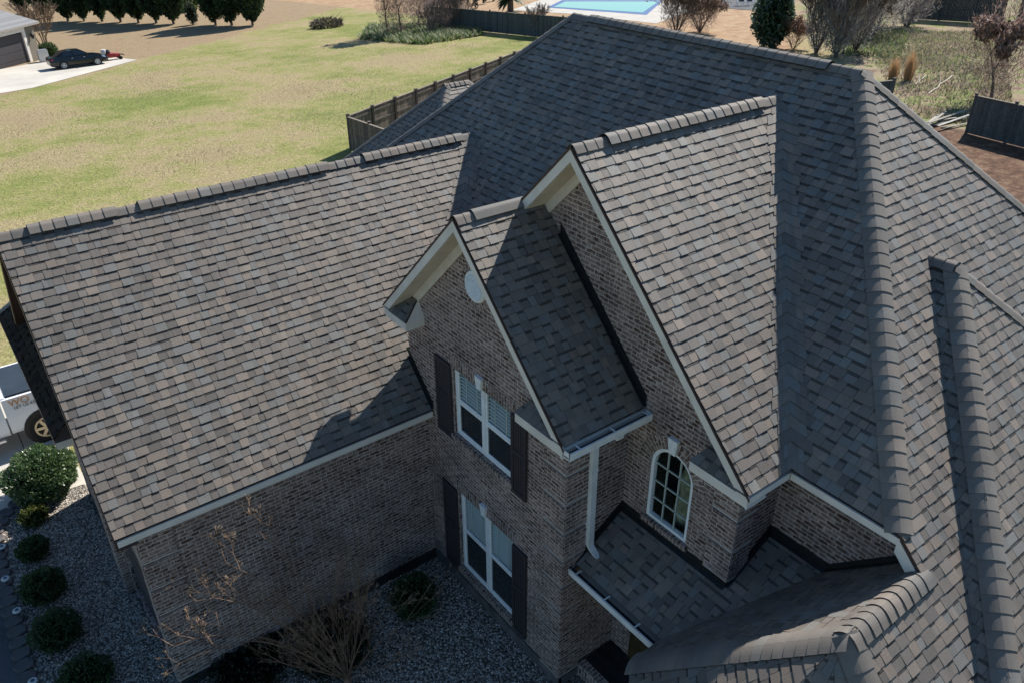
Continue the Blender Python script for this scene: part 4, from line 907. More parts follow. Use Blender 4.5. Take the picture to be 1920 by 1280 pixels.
bush('spreading_shrub', (470, 1255), .35, .8, 'low dark groundcover shrub at the foot of the wing wall', 'shrub', [(.018, .03, .014), (.03, .04, .018)], 1800, .07, 23, hollow=.5)
# crape myrtle
r_ = random.Random(4); tr = MB(); tw = MB(); sd_ = MB(); base = G(655, 1290); tips = []
tr.tube((0, 0, -.05), (.0, .02, .35), .075, .06, 8)
for i in range(30):
    a = r_.uniform(0, 6.28); tilt = r_.uniform(.1, 1.15); d = V3(math.cos(a)*tilt, math.sin(a)*tilt, 1)
    branch(tr, (r_.uniform(-.03, .03), r_.uniform(-.03, .03), .25), d, r_.uniform(.6, .95), r_.uniform(.007, .014), 3, r_, tips, spread=.24, ratio=.85, kids=(1, 2), seg=5, nside=5, minr=.0025)
for tgt in [(-2.25, .55, 2.2), (-2.0, .35, 2.0), (-1.75, .9, 2.5), (-1.35, 1.15, 2.9), (-.6, 1.1, 3.0)]:      # long arching stems to the left
    P = V3(0, 0, .3); T = V3(*tgt); n = 9; pts = [P+(T-P)*(i/n)+V3(0, 0, 1)*(.55*math.sin(math.pi*i/n))+V3(*[r_.uniform(-.03, .03) for _ in range(3)]) for i in range(n+1)]
    for i in range(n): tr.tube(pts[i], pts[i+1], .012*(1-i/n*.65), .012*(1-(i+1)/n*.65), 5)
    for i in range(6, n+1):
        for _ in range(1): branch(tr, pts[i], nrmz(T-P)+V3(*[r_.uniform(-1, 1) for _ in range(3)])*.8, .28, .006, 2, r_, tips, spread=.8, seg=2, kids=(2, 3), ratio=.6, minr=.0028)
for (p, d) in tips:
    if r_.random() < .8:
        for _ in range(5): v = V3(*[r_.uniform(-1, 1) for _ in range(3)])*.045; sd_.tube(p, p+v+d*.05, .002, .0035, 3)
place('crape_myrtle', base, 'bare multi stemmed crape myrtle with arching tan twigs in the courtyard', 'tree', None, [(tr, 'trunk', 'bark_red'), (sd_, 'seed_heads', 'bark_pale')])
# edging stones, path lights
r_ = random.Random(8); dense = []
for i in range(len(bedline)-1):
    p, q = V3(*bedline[i], 0), V3(*bedline[i+1], 0); n = int(np.linalg.norm(q-p)/.02); dense += [p+(q-p)*k/n for k in range(n)]
dense += [V3(*bedline[-1], 0)+V3(-.005*k, -.02*k, 0) for k in range(90)]
k = 0; nst = 0
def stone(P, ang, s_, lab):
    mb = MB(); n = 7; ps = [(math.cos(ang+2*math.pi*i/n)*s_[0]*r_.uniform(.88, 1.1), math.sin(ang+2*math.pi*i/n)*s_[1]*r_.uniform(.88, 1.1)) for i in range(n)]
    c_, sn = math.cos(ang), math.sin(ang); ps = [(math.cos(2*math.pi*i/n)*s_[0]*r_.uniform(.88, 1.1), math.sin(2*math.pi*i/n)*s_[1]*r_.uniform(.88, 1.1)) for i in range(n)]; ps = [(x*c_-y*sn, x*sn+y*c_) for x, y in ps]
    mb.mesh([(x, y, 0) for x, y in ps]+[(x, y, .07) for x, y in ps]+[(x*.88, y*.88, .085) for x, y in ps], [(i, (i+1) % n, n+(i+1) % n, n+i) for i in range(n)]+[(n+i, n+(i+1) % n, 2*n+(i+1) % n, 2*n+i) for i in range(n)]+[tuple(range(2*n, 3*n))])
    o = mb.build('edging_stone', 'paver'); o.location = (P[0], P[1], tz(P[0], P[1])); tag(o, 'dark grey edging stone in the row between gravel and walkway', 'stone', 'edging stones along the gravel bed'); return o
last = None
for i, p in enumerate(dense):
    if last is None or np.linalg.norm(p-last) > .3:
        d = dense[min(i+5, len(dense)-1)]-dense[max(i-5, 0)]; a = math.atan2(d[1], d[0]); last = p; stone(p+V3(-.06, 0, 0), a, (.145, .17), '')
for i, (q, lb) in enumerate([((9, 1037), 'sunlit white path light at the left edge of the photo'), ((16, 1097), 'white disc path light beside the second edging stones'), ((38, 1157), 'white disc path light next to the second dark shrub'), ((68, 1290), 'white disc path light near the bottom left corner')]):
    L0 = G(*q); st = MB(); st.tube((0, 0, 0), (0, 0, .16), .012, .012, 8); hd = MB(); hd.lathe((0, 0, .15), [(.03, 0), (.05, .02), (.075, .03), (.078, .045), (.06, .06)], 18); sp = MB(); sp.lathe((0, 0, .209), [(.035, 0), (.033, .004)], 14)
    place('path_light', L0, lb, 'garden light', 'path lights along the gravel bed', [(st, 'stake', 'black'), (hd, 'lamp_head', 'stone_white'), (sp, 'solar_cell', 'solar')])
# ================================================================= VEHICLES
def loft(mb, secs, closed=True):      # secs: list of (x, [(y,z)...]) rings of equal length
    n = len(secs[0][1]); vs = []; fs = []
    for x, ring in secs: vs += [(x, y, z) for y, z in ring]
    for k in range(len(secs)-1):
        for i in range(n): j = (i+1) % n; fs.append((k*n+i, k*n+j, (k+1)*n+j, (k+1)*n+i))
    fs += [tuple(range(n-1, -1, -1)), tuple(range((len(secs)-1)*n, len(secs)*n))]; mb.mesh(vs, fs)
def ring(w_, z0, z1, tuck=.86, sh=.93):
    zm = z0+(z1-z0)*.5
    return [(-w_*tuck, z0), (w_*tuck, z0), (w_, z0+.1), (w_, zm), (w_*sh, z1), (-w_*sh, z1), (-w_, zm), (-w_, z0+.1)]
def wheel_at(root, x, y, r, wd, rim='rim', out=-1):
    mb = MB(); mb.lathe((x, y, r), [(r*.62, -wd/2), (r*.93, -wd/2), (r, -wd*.32), (r, wd*.32), (r*.93, wd/2), (r*.62, wd/2)], 24, 'y'); t_ = mb.build('tyre', 'tyre')
    wl_ = bpy.data.objects.new('wheel', None); COL.objects.link(wl_); wl_.parent = root; t_.parent = wl_
    mb = MB(); yo = y+out*(wd*.5+.006); mb.lathe((x, yo, r), [(r*.13, -.01), (r*.13, .01)], 12, 'y'); pass
    for k in range(6):
        a = math.pi/3*k; d = V3(math.cos(a), 0, math.sin(a)); s_ = V3(-math.sin(a), 0, math.cos(a)); C0 = V3(x, yo, r)
        mb.bar(C0+d*r*.1-s_*r*.1, C0+d*r*.62-s_*r*.07, s_*r*.17, V3(0, out*.014, 0))
    for k in range(24):
        a, b = 2*math.pi*k/24, 2*math.pi*(k+1)/24; mb.poly([(x+r*.56*math.cos(a), yo, r+r*.56*math.sin(a)), (x+r*.66*math.cos(a), yo, r+r*.66*math.sin(a)), (x+r*.66*math.cos(b), yo, r+r*.66*math.sin(b)), (x+r*.56*math.cos(b), yo, r+r*.56*math.sin(b))])
    o = mb.build('rim', rim); o.parent = wl_
    mb = MB(); mb.lathe((x, y, r), [(r*.585, -wd*.3), (r*.585, wd*.3)], 18, 'y'); o = mb.build('brake_drum', 'black'); o.parent = wl_
# sedan, local x forward, origin at rear bumper centre on the ground
car = thing('parked_car', (0, 0, 0), 'black four door saloon car parked on the pale driveway', 'car')
mb = MB(); hw = .9
loft(mb, [(0, ring(.68, .42, .86)), (.06, ring(.78, .32, .97)), (.35, ring(.86, .24, 1.04)), (.9, ring(.9, .22, 1.02)), (1.6, ring(.91, .22, .98)), (2.6, ring(.91, .22, .95)), (3.4, ring(.905, .22, .94)), (4.0, ring(.89, .23, .88)), (4.45, ring(.84, .26, .78)), (4.7, ring(.74, .32, .68)), (4.8, ring(.6, .38, .6))])
bd = mb.build('body', 'dark_paint', smooth=False); bd.parent = car
mb = MB(); gr = lambda w_, z0, z1: [(-w_, z0), (w_, z0), (w_*.82, z1), (-w_*.82, z1)]
mb.mesh([(.55, -.74, .99), (.55, .74, .99), (1.25, .6, 1.4), (1.25, -.6, 1.4), (3.45, -.76, .93), (3.45, .76, .93), (2.65, .6, 1.41), (2.65, -.6, 1.41), (1.9, -.62, 1.46), (1.9, .62, 1.46)], [(0, 1, 2, 3), (4, 7, 6, 5), (3, 2, 9, 8), (8, 9, 6, 7), (0, 3, 8, 7, 4), (1, 5, 6, 9, 2)])
o = mb.build('cabin', 'dark_paint'); o.parent = car
mb = MB(); off = .012
def qd(*p): mb.poly(p)
qd((.66, -.66, 1.075), (.66, .66, 1.075), (1.2, .56, 1.39), (1.2, -.56, 1.39)); qd((3.37, -.68, 1.0), (2.72, -.56, 1.395), (2.72, .56, 1.395), (3.37, .68, 1.0))
for s_ in (-1, 1):
    sy = lambda z: s_*(.752-(z-.96)*.33)
    for (xa, xb, xc, xd) in ((1.0, 1.33, 1.87, 1.93), (1.99, 1.95, 2.55, 3.12)): qd((xa, sy(1.02), 1.02), (xd, sy(1.02), 1.02), (xc, sy(1.36), 1.36), (xb, sy(1.36), 1.36))
mb.v = [((v[0]-2)*1.004+2, v[1]*1.02, (v[2]-1)*1.02+1.002) for v in mb.v]
o = mb.build('windows', 'car_glass'); o.parent = car
for s_ in (-1, 1):
    mb = MB(); mb.hexa([(-.0, s_*.45, .74), (.12, s_*.83, .76), (.3, s_*.88, .8), (.1, s_*.5, .8), (.02, s_*.45, .9), (.14, s_*.82, .9), (.34, s_*.865, .92), (.12, s_*.5, .92)]); o = mb.build('tail_lamp', 'tail'); o.parent = car
    mb = MB(); mb.hexa([(4.45, s_*.6, .6), (4.7, s_*.62, .58), (4.5, s_*.83, .6), (4.3, s_*.86, .64), (4.4, s_*.6, .76), (4.6, s_*.62, .7), (4.45, s_*.8, .74), (4.2, s_*.85, .82)]); o = mb.build('headlight', 'rim'); o.parent = car
    mb = MB(); mb.box((2.95, s_*.92, .98), (3.12, s_*1.05, 1.1)); o = mb.build('mirror', 'dark_paint'); o.parent = car
    for x in (1.72, 2.7): mb = MB(); mb.box((x, s_*.912, .82), (x+.16, s_*.93, .85)); o = mb.build('door_handle', 'rim'); o.parent = car
    mb = MB()
    for x in (1.0, 1.96, 3.02): mb.box((x, s_*.909, .3), (x+.01, s_*.914, .93))
    o = mb.build('door_seam', 'black'); o.parent = car
for x in (1.02, 3.76):
    for s_ in (-1, 1):
        mb = MB(); mb.lathe((x, s_*.9, .36), [(.38, -.012), (.38, .012)], 20, 'y'); o = mb.build('wheel_arch', 'black'); o.parent = car
        wheel_at(car, x, s_*.84, .33, .2, 'stone_white', s_)
mb = MB(); mb.box((-.012, -.26, .62), (.0, .26, .75)); o = mb.build('number_plate', 'stone_white'); o.parent = car
cp = G(122, 131); cang = 0.03
car.location = (cp[0]-1.02, cp[1]+.9, tz(0, cp[1]+.9)); car.rotation_euler = (math.atan(-TK), 0, cang)
# pick-up truck, local x forward; rear axle at x=0; turned so that its cab points to -x
tk = thing('pickup_truck', (0, 0, 0), 'white work pickup truck with a dark bed cover under the roof edge at left', 'truck')
mb = MB(); hw = .98
loft(mb, [(-1.25, ring(.93, .5, 1.32, .95, .98)), (-1.2, ring(.97, .48, 1.38, .95, .98)), (.72, ring(.98, .48, 1.40, .95, .98))]); o = mb.build('bed', 'white_paint'); o.parent = tk
mb = MB(); loft(mb, [(.76, ring(.97, .46, 1.36, .95, .97)), (3.0, ring(.98, .46, 1.32, .95, .97)), (3.35, ring(.97, .48, 1.25, .95, .95)), (4.4, ring(.93, .5, 1.18, .95, .9)), (4.55, ring(.85, .55, 1.05, .95, .9))]); o = mb.build('body', 'white_paint'); o.parent = tk
mb = MB(); mb.hexa([(.78, -.9, 1.34), (3.1, -.9, 1.28), (3.1, .9, 1.28), (.78, .9, 1.34), (.95, -.72, 1.92), (2.3, -.72, 1.93), (2.3, .72, 1.93), (.95, .72, 1.92)]); o = mb.build('cabin', 'white_paint'); o.parent = tk
mb = MB(); mb.poly([(.79, -.74, 1.42), (.93, -.64, 1.85), (.93, .64, 1.85), (.79, .74, 1.42)]); mb.poly([(2.98, -.8, 1.38), (2.42, -.66, 1.86), (2.42, .66, 1.86), (2.98, .8, 1.38)])
for s_ in (-1, 1): mb.poly([(1.0, s_*.885, 1.42), (2.6, s_*.885, 1.42), (2.2, s_*.755, 1.84), (1.1, s_*.755, 1.84)])
mb.v = [((v[0]-1.9)*1.012+1.9, v[1]*1.012, v[2]) for v in mb.v]; o = mb.build('windows', 'car_glass'); o.parent = tk
mb = MB(); mb.box((-1.12, -.83, 1.39), (.62, .83, 1.425)); mb.box((-1.12, -.88, 1.37), (.62, .88, 1.4)); o = mb.build('bed_cover', 'tonneau'); o.parent = tk
mb = MB()
for k in range(3): mb.box((-1.22+.0*k, -.5+.3*k, 1.40), (-1.16, -.4+.3*k, 1.45))
mb.box((.64, -.9, 1.385), (.74, .9, 1.43)); o = mb.build('bed_rail', 'white_paint'); o.parent = tk
for x in (0, 3.55):
    for s_ in (-1, 1):
        mb = MB(); mb.lathe((x, s_*.965, .44), [(.48, -.02), (.48, .022)], 26, 'y'); o = mb.build('wheel_arch', 'black'); o.parent = tk
        wheel_at(tk, x, s_*.86, .41, .26, 'rim_gold', s_)
for s_ in (-1, 1):
    mb = MB(); mb.box((.9, s_*.98-.06, .38), (3.0, s_*.98+.06, .43)); o = mb.build('side_step', 'rim'); o.parent = tk
    mb = MB()
    for x in (1.0, 1.95, 3.0): mb.box((x, s_*.984-.004, .52), (x+.012, s_*.984+.004, 1.3))
    o = mb.build('door_seam', 'black'); o.parent = tk
mb = MB(); mb.box((1.15, .979, .78), (1.45, .992, .92)); o = mb.build('side_marking', 'orange'); o.parent = tk
def text(body, size, loc, rot, material, name, parent, ext=.002):
    cu = bpy.data.curves.new(name, 'FONT'); cu.body = body; cu.size = size; cu.extrude = ext; cu.align_x = 'LEFT'
    ob = bpy.data.objects.new(name, cu); me = bpy.data.meshes.new_from_object(ob); bpy.data.objects.remove(ob)
    me.materials.append(MT[material]); o_ = bpy.data.objects.new(name, me); COL.objects.link(o_); o_.parent = parent; o_.location = loc; o_.rotation_euler = rot; return o_
# side facing the camera is local +y (truck turned by pi)
text('LET US KEEP', .105, (.52, .988, 1.11), (R(90), 0, R(180)), 'decal_dark', 'lettering', tk)
text('WO', .24, (.60, .988, 1.205), (R(90), 0, R(180)), 'decal', 'lettering', tk); text('C', .24, (.08, .988, 1.205), (R(90), 0, R(180)), 'decal', 'lettering', tk)
tk.location = (-5.22, 13.06+.98, tz(0, 14.04)); tk.rotation_euler = (math.atan(TK), 0, math.pi)
# ================================================================= NEIGHBOUR'S GARAGE HOUSE
K = V3(7.01, 83.37, 0); gu = nrmz(V3(3.96, 3.47, 0)); gn = V3(gu[1], -gu[0], 0); gz = -4.45
nb = thing('garage_house', (K[0], K[1], gz), 'taupe brick house corner with a dark garage door, cut by the left edge', 'house')
def nbp(mb, n_, m_): return part(mb, n_, m_, nb)
mb = MB(); W_ = lambda a, b, z: K-gu*a-gn*b+V3(0, 0, gz+z)    # a along wall to the left, b depth
d0, d1, dh = 1.45, 6.3, 2.9
for (a0, a1, z0, z1) in ((0, d0, 0, 3.55), (d1, 16, 0, 3.55), (d0, d1, dh, 3.55)): mb.poly([W_(a0, 0, z0), W_(a1, 0, z0), W_(a1, 0, z1), W_(a0, 0, z1)])
mb.poly([W_(0, 0, 0), W_(0, 10, 0), W_(0, 10, 3.55), W_(0, 0, 3.55)]); mb.poly([W_(16, 0, 0), W_(16, 10, 0), W_(16, 10, 3.55), W_(16, 0, 3.55)]); mb.poly([W_(0, 10, 0), W_(16, 10, 0), W_(16, 10, 3.55), W_(0, 10, 3.55)]); nbp(mb, 'wall', 'stucco')
mb = MB()
for k in range(4):
    mb.bar(W_(d0, .12, .02+k*.7), W_(d1, .12, .02+k*.7), -gn*.04, V3(0, 0, .68))
nbp(mb, 'garage_door', 'garage_door')
mb = MB(); mb.bar(W_(d0-.32, -.03, 0), W_(d0, -.03, 0), -gn*.18, V3(0, 0, dh+.32)); mb.bar(W_(d1+.32, -.03, 0), W_(d1, -.03, 0), -gn*.18, V3(0, 0, dh+.32)); mb.bar(W_(d0, -.03, dh), W_(d1, -.03, dh), -gn*.18, V3(0, 0, .32)); nbp(mb, 'door_trim', 'trim')
mb = MB(); ov = .45; a, b, c, d = W_(-ov, -ov, 3.5), W_(16+ov, -ov, 3.5), W_(16+ov, 10+ov, 3.5), W_(-ov, 10+ov, 3.5); h_ = 5.4*.62; r1, r2 = W_(5, 5, 3.5+h_), W_(11, 5, 3.5+h_)
rf = (.2, .2, .21)
def band(p, q, r_0, r_1, n=24):
    for k in range(n):
        t0, t1 = k/n, (k+1)/n; cc = random.Random(k).uniform(.86, 1.12); P = lambda u, v, t: u+(v-u)*t
        mb.poly([P(p, r_0, t0), P(q, r_1, t0), P(q, r_1, t1), P(p, r_0, t1)], tuple(x*cc for x in rf))
band(a, b, r1, r2); band(d, c, r1, r2); band(a, d, r1, r1); band(b, c, r2, r2)
for p, q in ((a, b), (b, c), (c, d), (d, a)): mb.poly([p, q, q-V3(0, 0, .18), p-V3(0, 0, .18)], (.3, .27, .24))
mb.poly([p_-V3(0, 0, .18) for p_ in (a, b, c, d)], (.3, .27, .24)); nbp(mb, 'roof', 'far_roof')
mb = MB(); lp = W_(.55, -.2, 2.35); mb.lathe(lp, [(.05, -.2), (.13, -.1), (.15, .15), (.03, .3)], 8); nbp(mb, 'wall_lantern', 'black')
patch('neighbour_driveway', [tuple(G(*q)[:2]) for q in [(-140, 205), (0, 176), (60, 166), (258, 113), (200, 107), (100, 103), (78, 112), (60, 120), (0, 131), (-140, 160)]], .02, 'concrete')
ac_ = G(84, 116); mb = MB(); mb.box((-.4, -.35, 0), (.4, .35, 1.05)); g_ = MB()
for k in range(7): g_.box((-.42, -.37, .12+k*.13), (.42, .37, .17+k*.13))
place('air_conditioner', ac_, 'pale grey air conditioning unit at the corner of the taupe garage', 'appliance', None, [(mb, 'casing', 'rim'), (g_, 'grille', 'stone_white')])
bush('round_bush', (93, 108), 1.3, .95, 'round green bush beside the taupe garage corner', 'shrub', [(.05, .09, .025), (.07, .12, .035), (.03, .06, .02)], 1800, .16, 31)
# mower
mo = G(210, 113); t = MB(); loft(t, [(-.6, ring(.28, .3, .55)), (-.2, ring(.38, .25, .62)), (.35, ring(.36, .25, .55)), (.75, ring(.2, .25, .5))]); e_ = MB(); e_.lathe((-.25, 0, .6), [(.24, 0), (.26, .15), (.18, .3)], 12); b_ = MB(); b_.lathe((-.55, 0, .65), [(.2, -.1), (.26, .1), (.2, .32)], 10)
h_ = MB(); h_.tube((.5, .2, .5), (1.15, .22, .35), .025, .025); h_.tube((.5, -.2, .5), (1.15, -.22, .35), .025, .025)
mw = place('lawn_mower', mo, 'small red lawn mower with a black top on the pale driveway', 'mower', None, [(t, 'deck', 'red'), (e_, 'engine', 'black'), (b_, 'grass_bag', 'stone_white'), (h_, 'handle', 'black')])
for x in (-.55, .7):
    for y in (-.36, .36): mb = MB(); mb.lathe((x, y, .17), [(.17, -.05), (.17, .05)], 14, 'y'); o = mb.build('wheel', 'tyre'); o.parent = mw
# ================================================================= TREES AND SHRUBS IN THE DISTANCE
def cyp_shape(t): return min(1, .5+3.2*t) if t < .3 else 1.0*math.sqrt(max(.02, 1-((t-.3)/.72)**2))
protos = []
CYC = [(.018, .045, .018), (.03, .065, .024), (.05, .09, .03), (.07, .115, .038), (.02, .04, .02)]
cyp_px = [(474, 48, 'rightmost dark conical evergreen of the row on the tan lawn'), (435, 48, 'second dark evergreen from the right end of the row'), (404, 47, 'third dark evergreen from the right, just right of the gap in the row'), (326, 45, 'dark evergreen just left of the gap in the row'), (293, 44, 'second dark evergreen left of the gap in the row'), (260, 43, 'third dark evergreen left of the gap in the row'), (226, 42, 'fourth dark evergreen left of the gap in the row'), (192, 41, 'fifth dark evergreen left of the gap in the row'), (158, 40, 'sixth dark evergreen left of the gap in the row'), (128, 40, 'dark evergreen behind the leafless tree by the garage'), (85, 34, 'dark evergreen just right above the garage roof'), (45, 26, 'dark evergreen above the garage roof near the top left corner')]
for i, (px, py, lb) in enumerate(cyp_px):
    L0 = G(px, py)
    if i < 3:
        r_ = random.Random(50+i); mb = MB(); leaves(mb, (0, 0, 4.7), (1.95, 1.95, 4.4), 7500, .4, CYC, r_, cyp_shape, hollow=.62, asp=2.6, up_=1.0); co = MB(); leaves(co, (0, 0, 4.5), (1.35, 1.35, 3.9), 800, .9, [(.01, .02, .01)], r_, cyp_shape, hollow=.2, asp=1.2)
        tr = MB(); branch(tr, (0, 0, -.1), (0, 0, 1), 2.4, .16, 3, r_, spread=.7, seg=4)
        t = place('evergreen_tree', L0, lb, 'tree', 'evergreen trees in a row', [(mb, 'crown', 'leaf'), (co, 'inner_crown', 'leaf'), (tr, 'trunk', 'bark')]); protos.append(t)
    else:
        t = copy_tree(protos[i % 3]); t.location = L0; t['label'] = lb
    t.rotation_euler = (0, 0, i*1.3); s_ = 1+.08*math.sin(i*2.1); t.scale = (s_, s_, s_)
def bare_tree(name, px, h, r0, label, depth=5, spread=.5, seed=1, kids=(2, 3), trunks=1, mt='bark', leafcols=None, nleaf=0, lsize=.2, tilt=.25, minr=.012, first=None, loc=None, slivers=None):
    r_ = random.Random(seed); mb = MB(); tips = []; L0 = loc if loc is not None else G(*px)
    for k in range(trunks):
        a = r_.uniform(0, 6.28); d = V3(math.cos(a)*tilt, math.sin(a)*tilt, 1) if trunks > 1 else V3(0, 0, 1)
        branch(mb, (math.cos(a)*r0*.8*(trunks > 1), math.sin(a)*r0*.8*(trunks > 1), -.05), d, h*(first or .3), r0, depth, r_, tips, spread, .72, kids, .02, 3, 5, minr)
    ps = [(mb, 'trunk', mt)]
    if leafcols:
        lf = MB()
        for (p, d) in tips:
            for _ in range(nleaf):
                v = V3(*[r_.uniform(-1, 1) for _ in range(3)])*h*.05; a = nrmz(V3(*[r_.uniform(-1, 1) for _ in range(3)])); b = nrmz(np.cross(a, V3(*[r_.uniform(-1, 1) for _ in range(3)]))); s_ = lsize*r_.uniform(.5, 1.2); c = r_.choice(leafcols); q = p+v
                lf.poly([q-a*s_*.5, q+b*s_*.35, q+a*s_*.5, q-b*s_*.35], c)
        ps.append((lf, 'crown', 'leaf'))
    if slivers:
        n_, rad_, hh_, sz_, cl_ = slivers; sv = MB(); leaves(sv, (0, 0, hh_*.5), (rad_, rad_, hh_*.52), n_, sz_, cl_, r_, lambda t: .55+.6*t, hollow=.15, asp=13, up_=.9); ps.append((sv, 'fine_twigs', 'leaf'))
    return place(name, L0, label, 'tree', None, ps)
PK = 'bark_pale'
bare_tree('bare_tree', (88, 103), 5.0, .09, 'leafless pinkish multi stemmed tree by the corner of the taupe garage', 5, .42, 61, trunks=5, mt='bark_pale', first=.33, minr=.014)
bush('young_tree', (363, 47), 2.6, .75, 'sparse young grey green tree in the gap of the evergreen row', 'tree', [(.08, .1, .06), (.12, .14, .09), (.05, .07, .04)], 500, .25, 62, hollow=.3)
bush('sunlit_bush', (352, 22), 3.0, 1.8, 'bright green bush seen through the gap of the evergreen row', 'shrub', [(.14, .2, .04), (.1, .16, .04), (.05, .09, .03)], 900, .5, 63)
TWC = [(.24, .19, .17), (.32, .26, .235), (.16, .125, .11), (.4, .33, .3)]
GT = [(.3, .27, .26), (.38, .35, .33), (.2, .18, .17)]
BR_ = [(.18, .125, .1), (.25, .18, .14), (.12, .085, .07), (.32, .24, .19)]
DL = [(.16, .1, .085), (.23, .145, .12), (.31, .21, .18), (.11, .07, .06), (.4, .31, .27)]
bare_tree('dead_leaf_tree', (752, 66), 7.5, .11, 'thin dark trunked tree with brown leaves, nearest the lawn in the clump', 5, .6, 64, leafcols=BR_, nleaf=5, lsize=.3, first=.33, slivers=(2600, 1.7, 6.5, .4, BR_))
bare_tree('dead_leaf_tree', (728, 66), 7.0, .1, 'thin dark trunked tree with brown leaves, left one of the clump', 5, .6, 65, leafcols=BR_, nleaf=4, lsize=.3, first=.33, slivers=(2200, 1.5, 6, .4, BR_))
bare_tree('dead_leaf_tree', (786, 54), 5.0, .08, 'small leaning tree with dense brown twigs, right one of the clump', 5, .8, 66, leafcols=BR_, nleaf=6, lsize=.26, first=.3, slivers=(2600, 1.9, 4.0, .4, TWC))
for i, (px, py, h, tr_, lb) in enumerate([(835, 58, 3.4, 9, 'leafless grey bush against the dark fence, left of the middle'), (868, 52, 3.6, 9, 'leafless grey bush against the dark fence, right beside the first'), (810, 62, 2.6, 7, 'low leafless bush beside the brown leaved tree clump'), (1005, 68, 3.0, 8, 'leafless tan bush at the fence just left of the roof ridge')]):
    bare_tree('bare_bush', (px, py), h, .035, lb, 4, .4, 70+i, trunks=tr_, mt='twig', tilt=.5, first=.36, minr=.014, slivers=(900, 1.1, h*.9, .35, TWC))
WD_ = [(.12, .18, .055), (.17, .22, .08), (.08, .13, .045), (.24, .23, .13)]
def weeds(name, pts, n, h, label, seed, cols=WD_, sg=1.6):
    r_ = random.Random(seed); mb = MB(); P_ = [G(*q) for q in pts]; xs_ = [p[0] for p in P_]; ys_ = [p[1] for p in P_]; k = 0
    pl_ = [(p[0], p[1]) for p in P_]; cl = [(r_.uniform(min(xs_), max(xs_)), r_.uniform(min(ys_), max(ys_))) for _ in range(40)]
    while k < n:
        c_ = r_.choice(cl); x, y = (r_.gauss(c_[0], sg), r_.gauss(c_[1], sg)) if r_.random() < .5 else (r_.uniform(min(xs_), max(xs_)), r_.uniform(min(ys_), max(ys_)))
        if not inside(x, y, pl_): k += .2; continue
        k += 1; z = tz(x, y); a = r_.uniform(0, 6.3); l = h*r_.uniform(.4, 1.3); w_ = l*.12; t_ = V3(math.cos(a)*l*.9, math.sin(a)*l*.9, l*.8); s_ = V3(-math.sin(a), math.cos(a), 0)*w_; P0 = V3(x, y, z)
        mb.poly([P0-s_, P0+s_, P0+t_], r_.choice(cols))
    return tag(mb.build(name, 'leaf'), label, 'weeds', None, 'stuff')
weeds('tall_weeds', [(675, 75), (790, 85), (905, 68), (900, 50), (690, 50)], 9000, .6, 'green weeds and tall grass under the brown leaved trees', 1)
weeds('field_weeds', [(1640, 60), (1880, 60), (1900, 200), (1800, 235), (1700, 215), (1640, 120)], 22000, .26, 'low dry weeds scattered over the field at upper right', 2, [(.3, .22, .16), (.38, .3, .23), (.24, .27, .11), (.2, .24, .09), (.2, .15, .12)])
weeds('green_weeds', [(1560, 100), (1580, 40), (1700, 60), (1690, 115)], 3500, .45, 'green undergrowth below the leafless trees at upper right', 3)
weeds('lawn_tufts', [(0, 420), (0, 180), (380, 90), (700, 90), (960, 80), (640, 280), (300, 340)], 26000, .11, 'coarse grass tufts scattered over the large lawn', 4, [(.3, .26, .15), (.36, .3, .19), (.2, .24, .09)])
# brush mound
r_ = random.Random(9); mb = MB(); leaves(mb, (0, 0, .25), (2.0, 1.2, .85), 1600, .35, [(.06, .045, .035), (.1, .08, .06), (.05, .06, .03), (.14, .11, .085)], r_, hollow=.6, asp=4); tw = MB()
for _ in range(60): a = r_.uniform(0, 6.28); tw.tube((math.cos(a)*r_.random()*1.6, math.sin(a), .3), (math.cos(a)*2.1, math.sin(a)*1.4, r_.uniform(.2, 1.4)), .03, .012, 4)
place('brush_pile', G(614, 52), 'dark mound of brush on the lawn edge', 'brush pile', None, [(mb, 'dead_leaves', 'leaf'), (tw, 'branches', 'bark')])
# upper right planting
bare_tree('bare_thicket', (1268, 62), 6.0, .07, 'dense leafless reddish thicket behind the main roof ridge, left part', 5, .75, 81, trunks=7, tilt=.6, mt='twig', first=.3, leafcols=BR_, nleaf=2, lsize=.22, minr=.016, slivers=(3200, 2.4, 4.6, .45, TWC))
bare_tree('bare_thicket', (1312, 60), 5.0, .07, 'dense leafless reddish thicket behind the main roof ridge, right part', 5, .75, 82, trunks=6, tilt=.6, mt='twig', first=.3, leafcols=BR_, nleaf=2, lsize=.22, minr=.016, slivers=(2600, 2.2, 4.0, .45, TWC))
r_ = random.Random(83); mb = MB(); leaves(mb, (0, 0, 3.0), (2.0, 2.0, 3.1), 5200, .3, [(.04, .08, .045), (.07, .12, .065), (.14, .19, .13), (.025, .055, .03)], r_, lambda t: 1.15-.75*t if t > .25 else .7+1.0*t, hollow=.7, asp=1.7); tr = MB(); branch(tr, (0, 0, 0), (0, 0, 1), 2.2, .12, 2, r_)
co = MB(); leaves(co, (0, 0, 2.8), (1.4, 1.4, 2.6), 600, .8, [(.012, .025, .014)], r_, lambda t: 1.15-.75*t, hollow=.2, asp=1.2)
place('holly_tree', G(1442, 90), 'glossy dark green conical holly tree behind the main roof', 'tree', None, [(mb, 'crown', 'leaf_gloss'), (co, 'inner_crown', 'leaf'), (tr, 'trunk', 'bark')])
bare_tree('pink_shrub', (1487, 92), 2.8, .05, 'low leafless pinkish shrub right beside the holly tree', 5, .7, 84, trunks=5, tilt=.6, mt='bark_pale', first=.3, leafcols=[(.3, .17, .13), (.22, .13, .1)], nleaf=2, lsize=.14, slivers=(900, 1.3, 2.4, .3, [(.3, .18, .14), (.2, .13, .11)]))
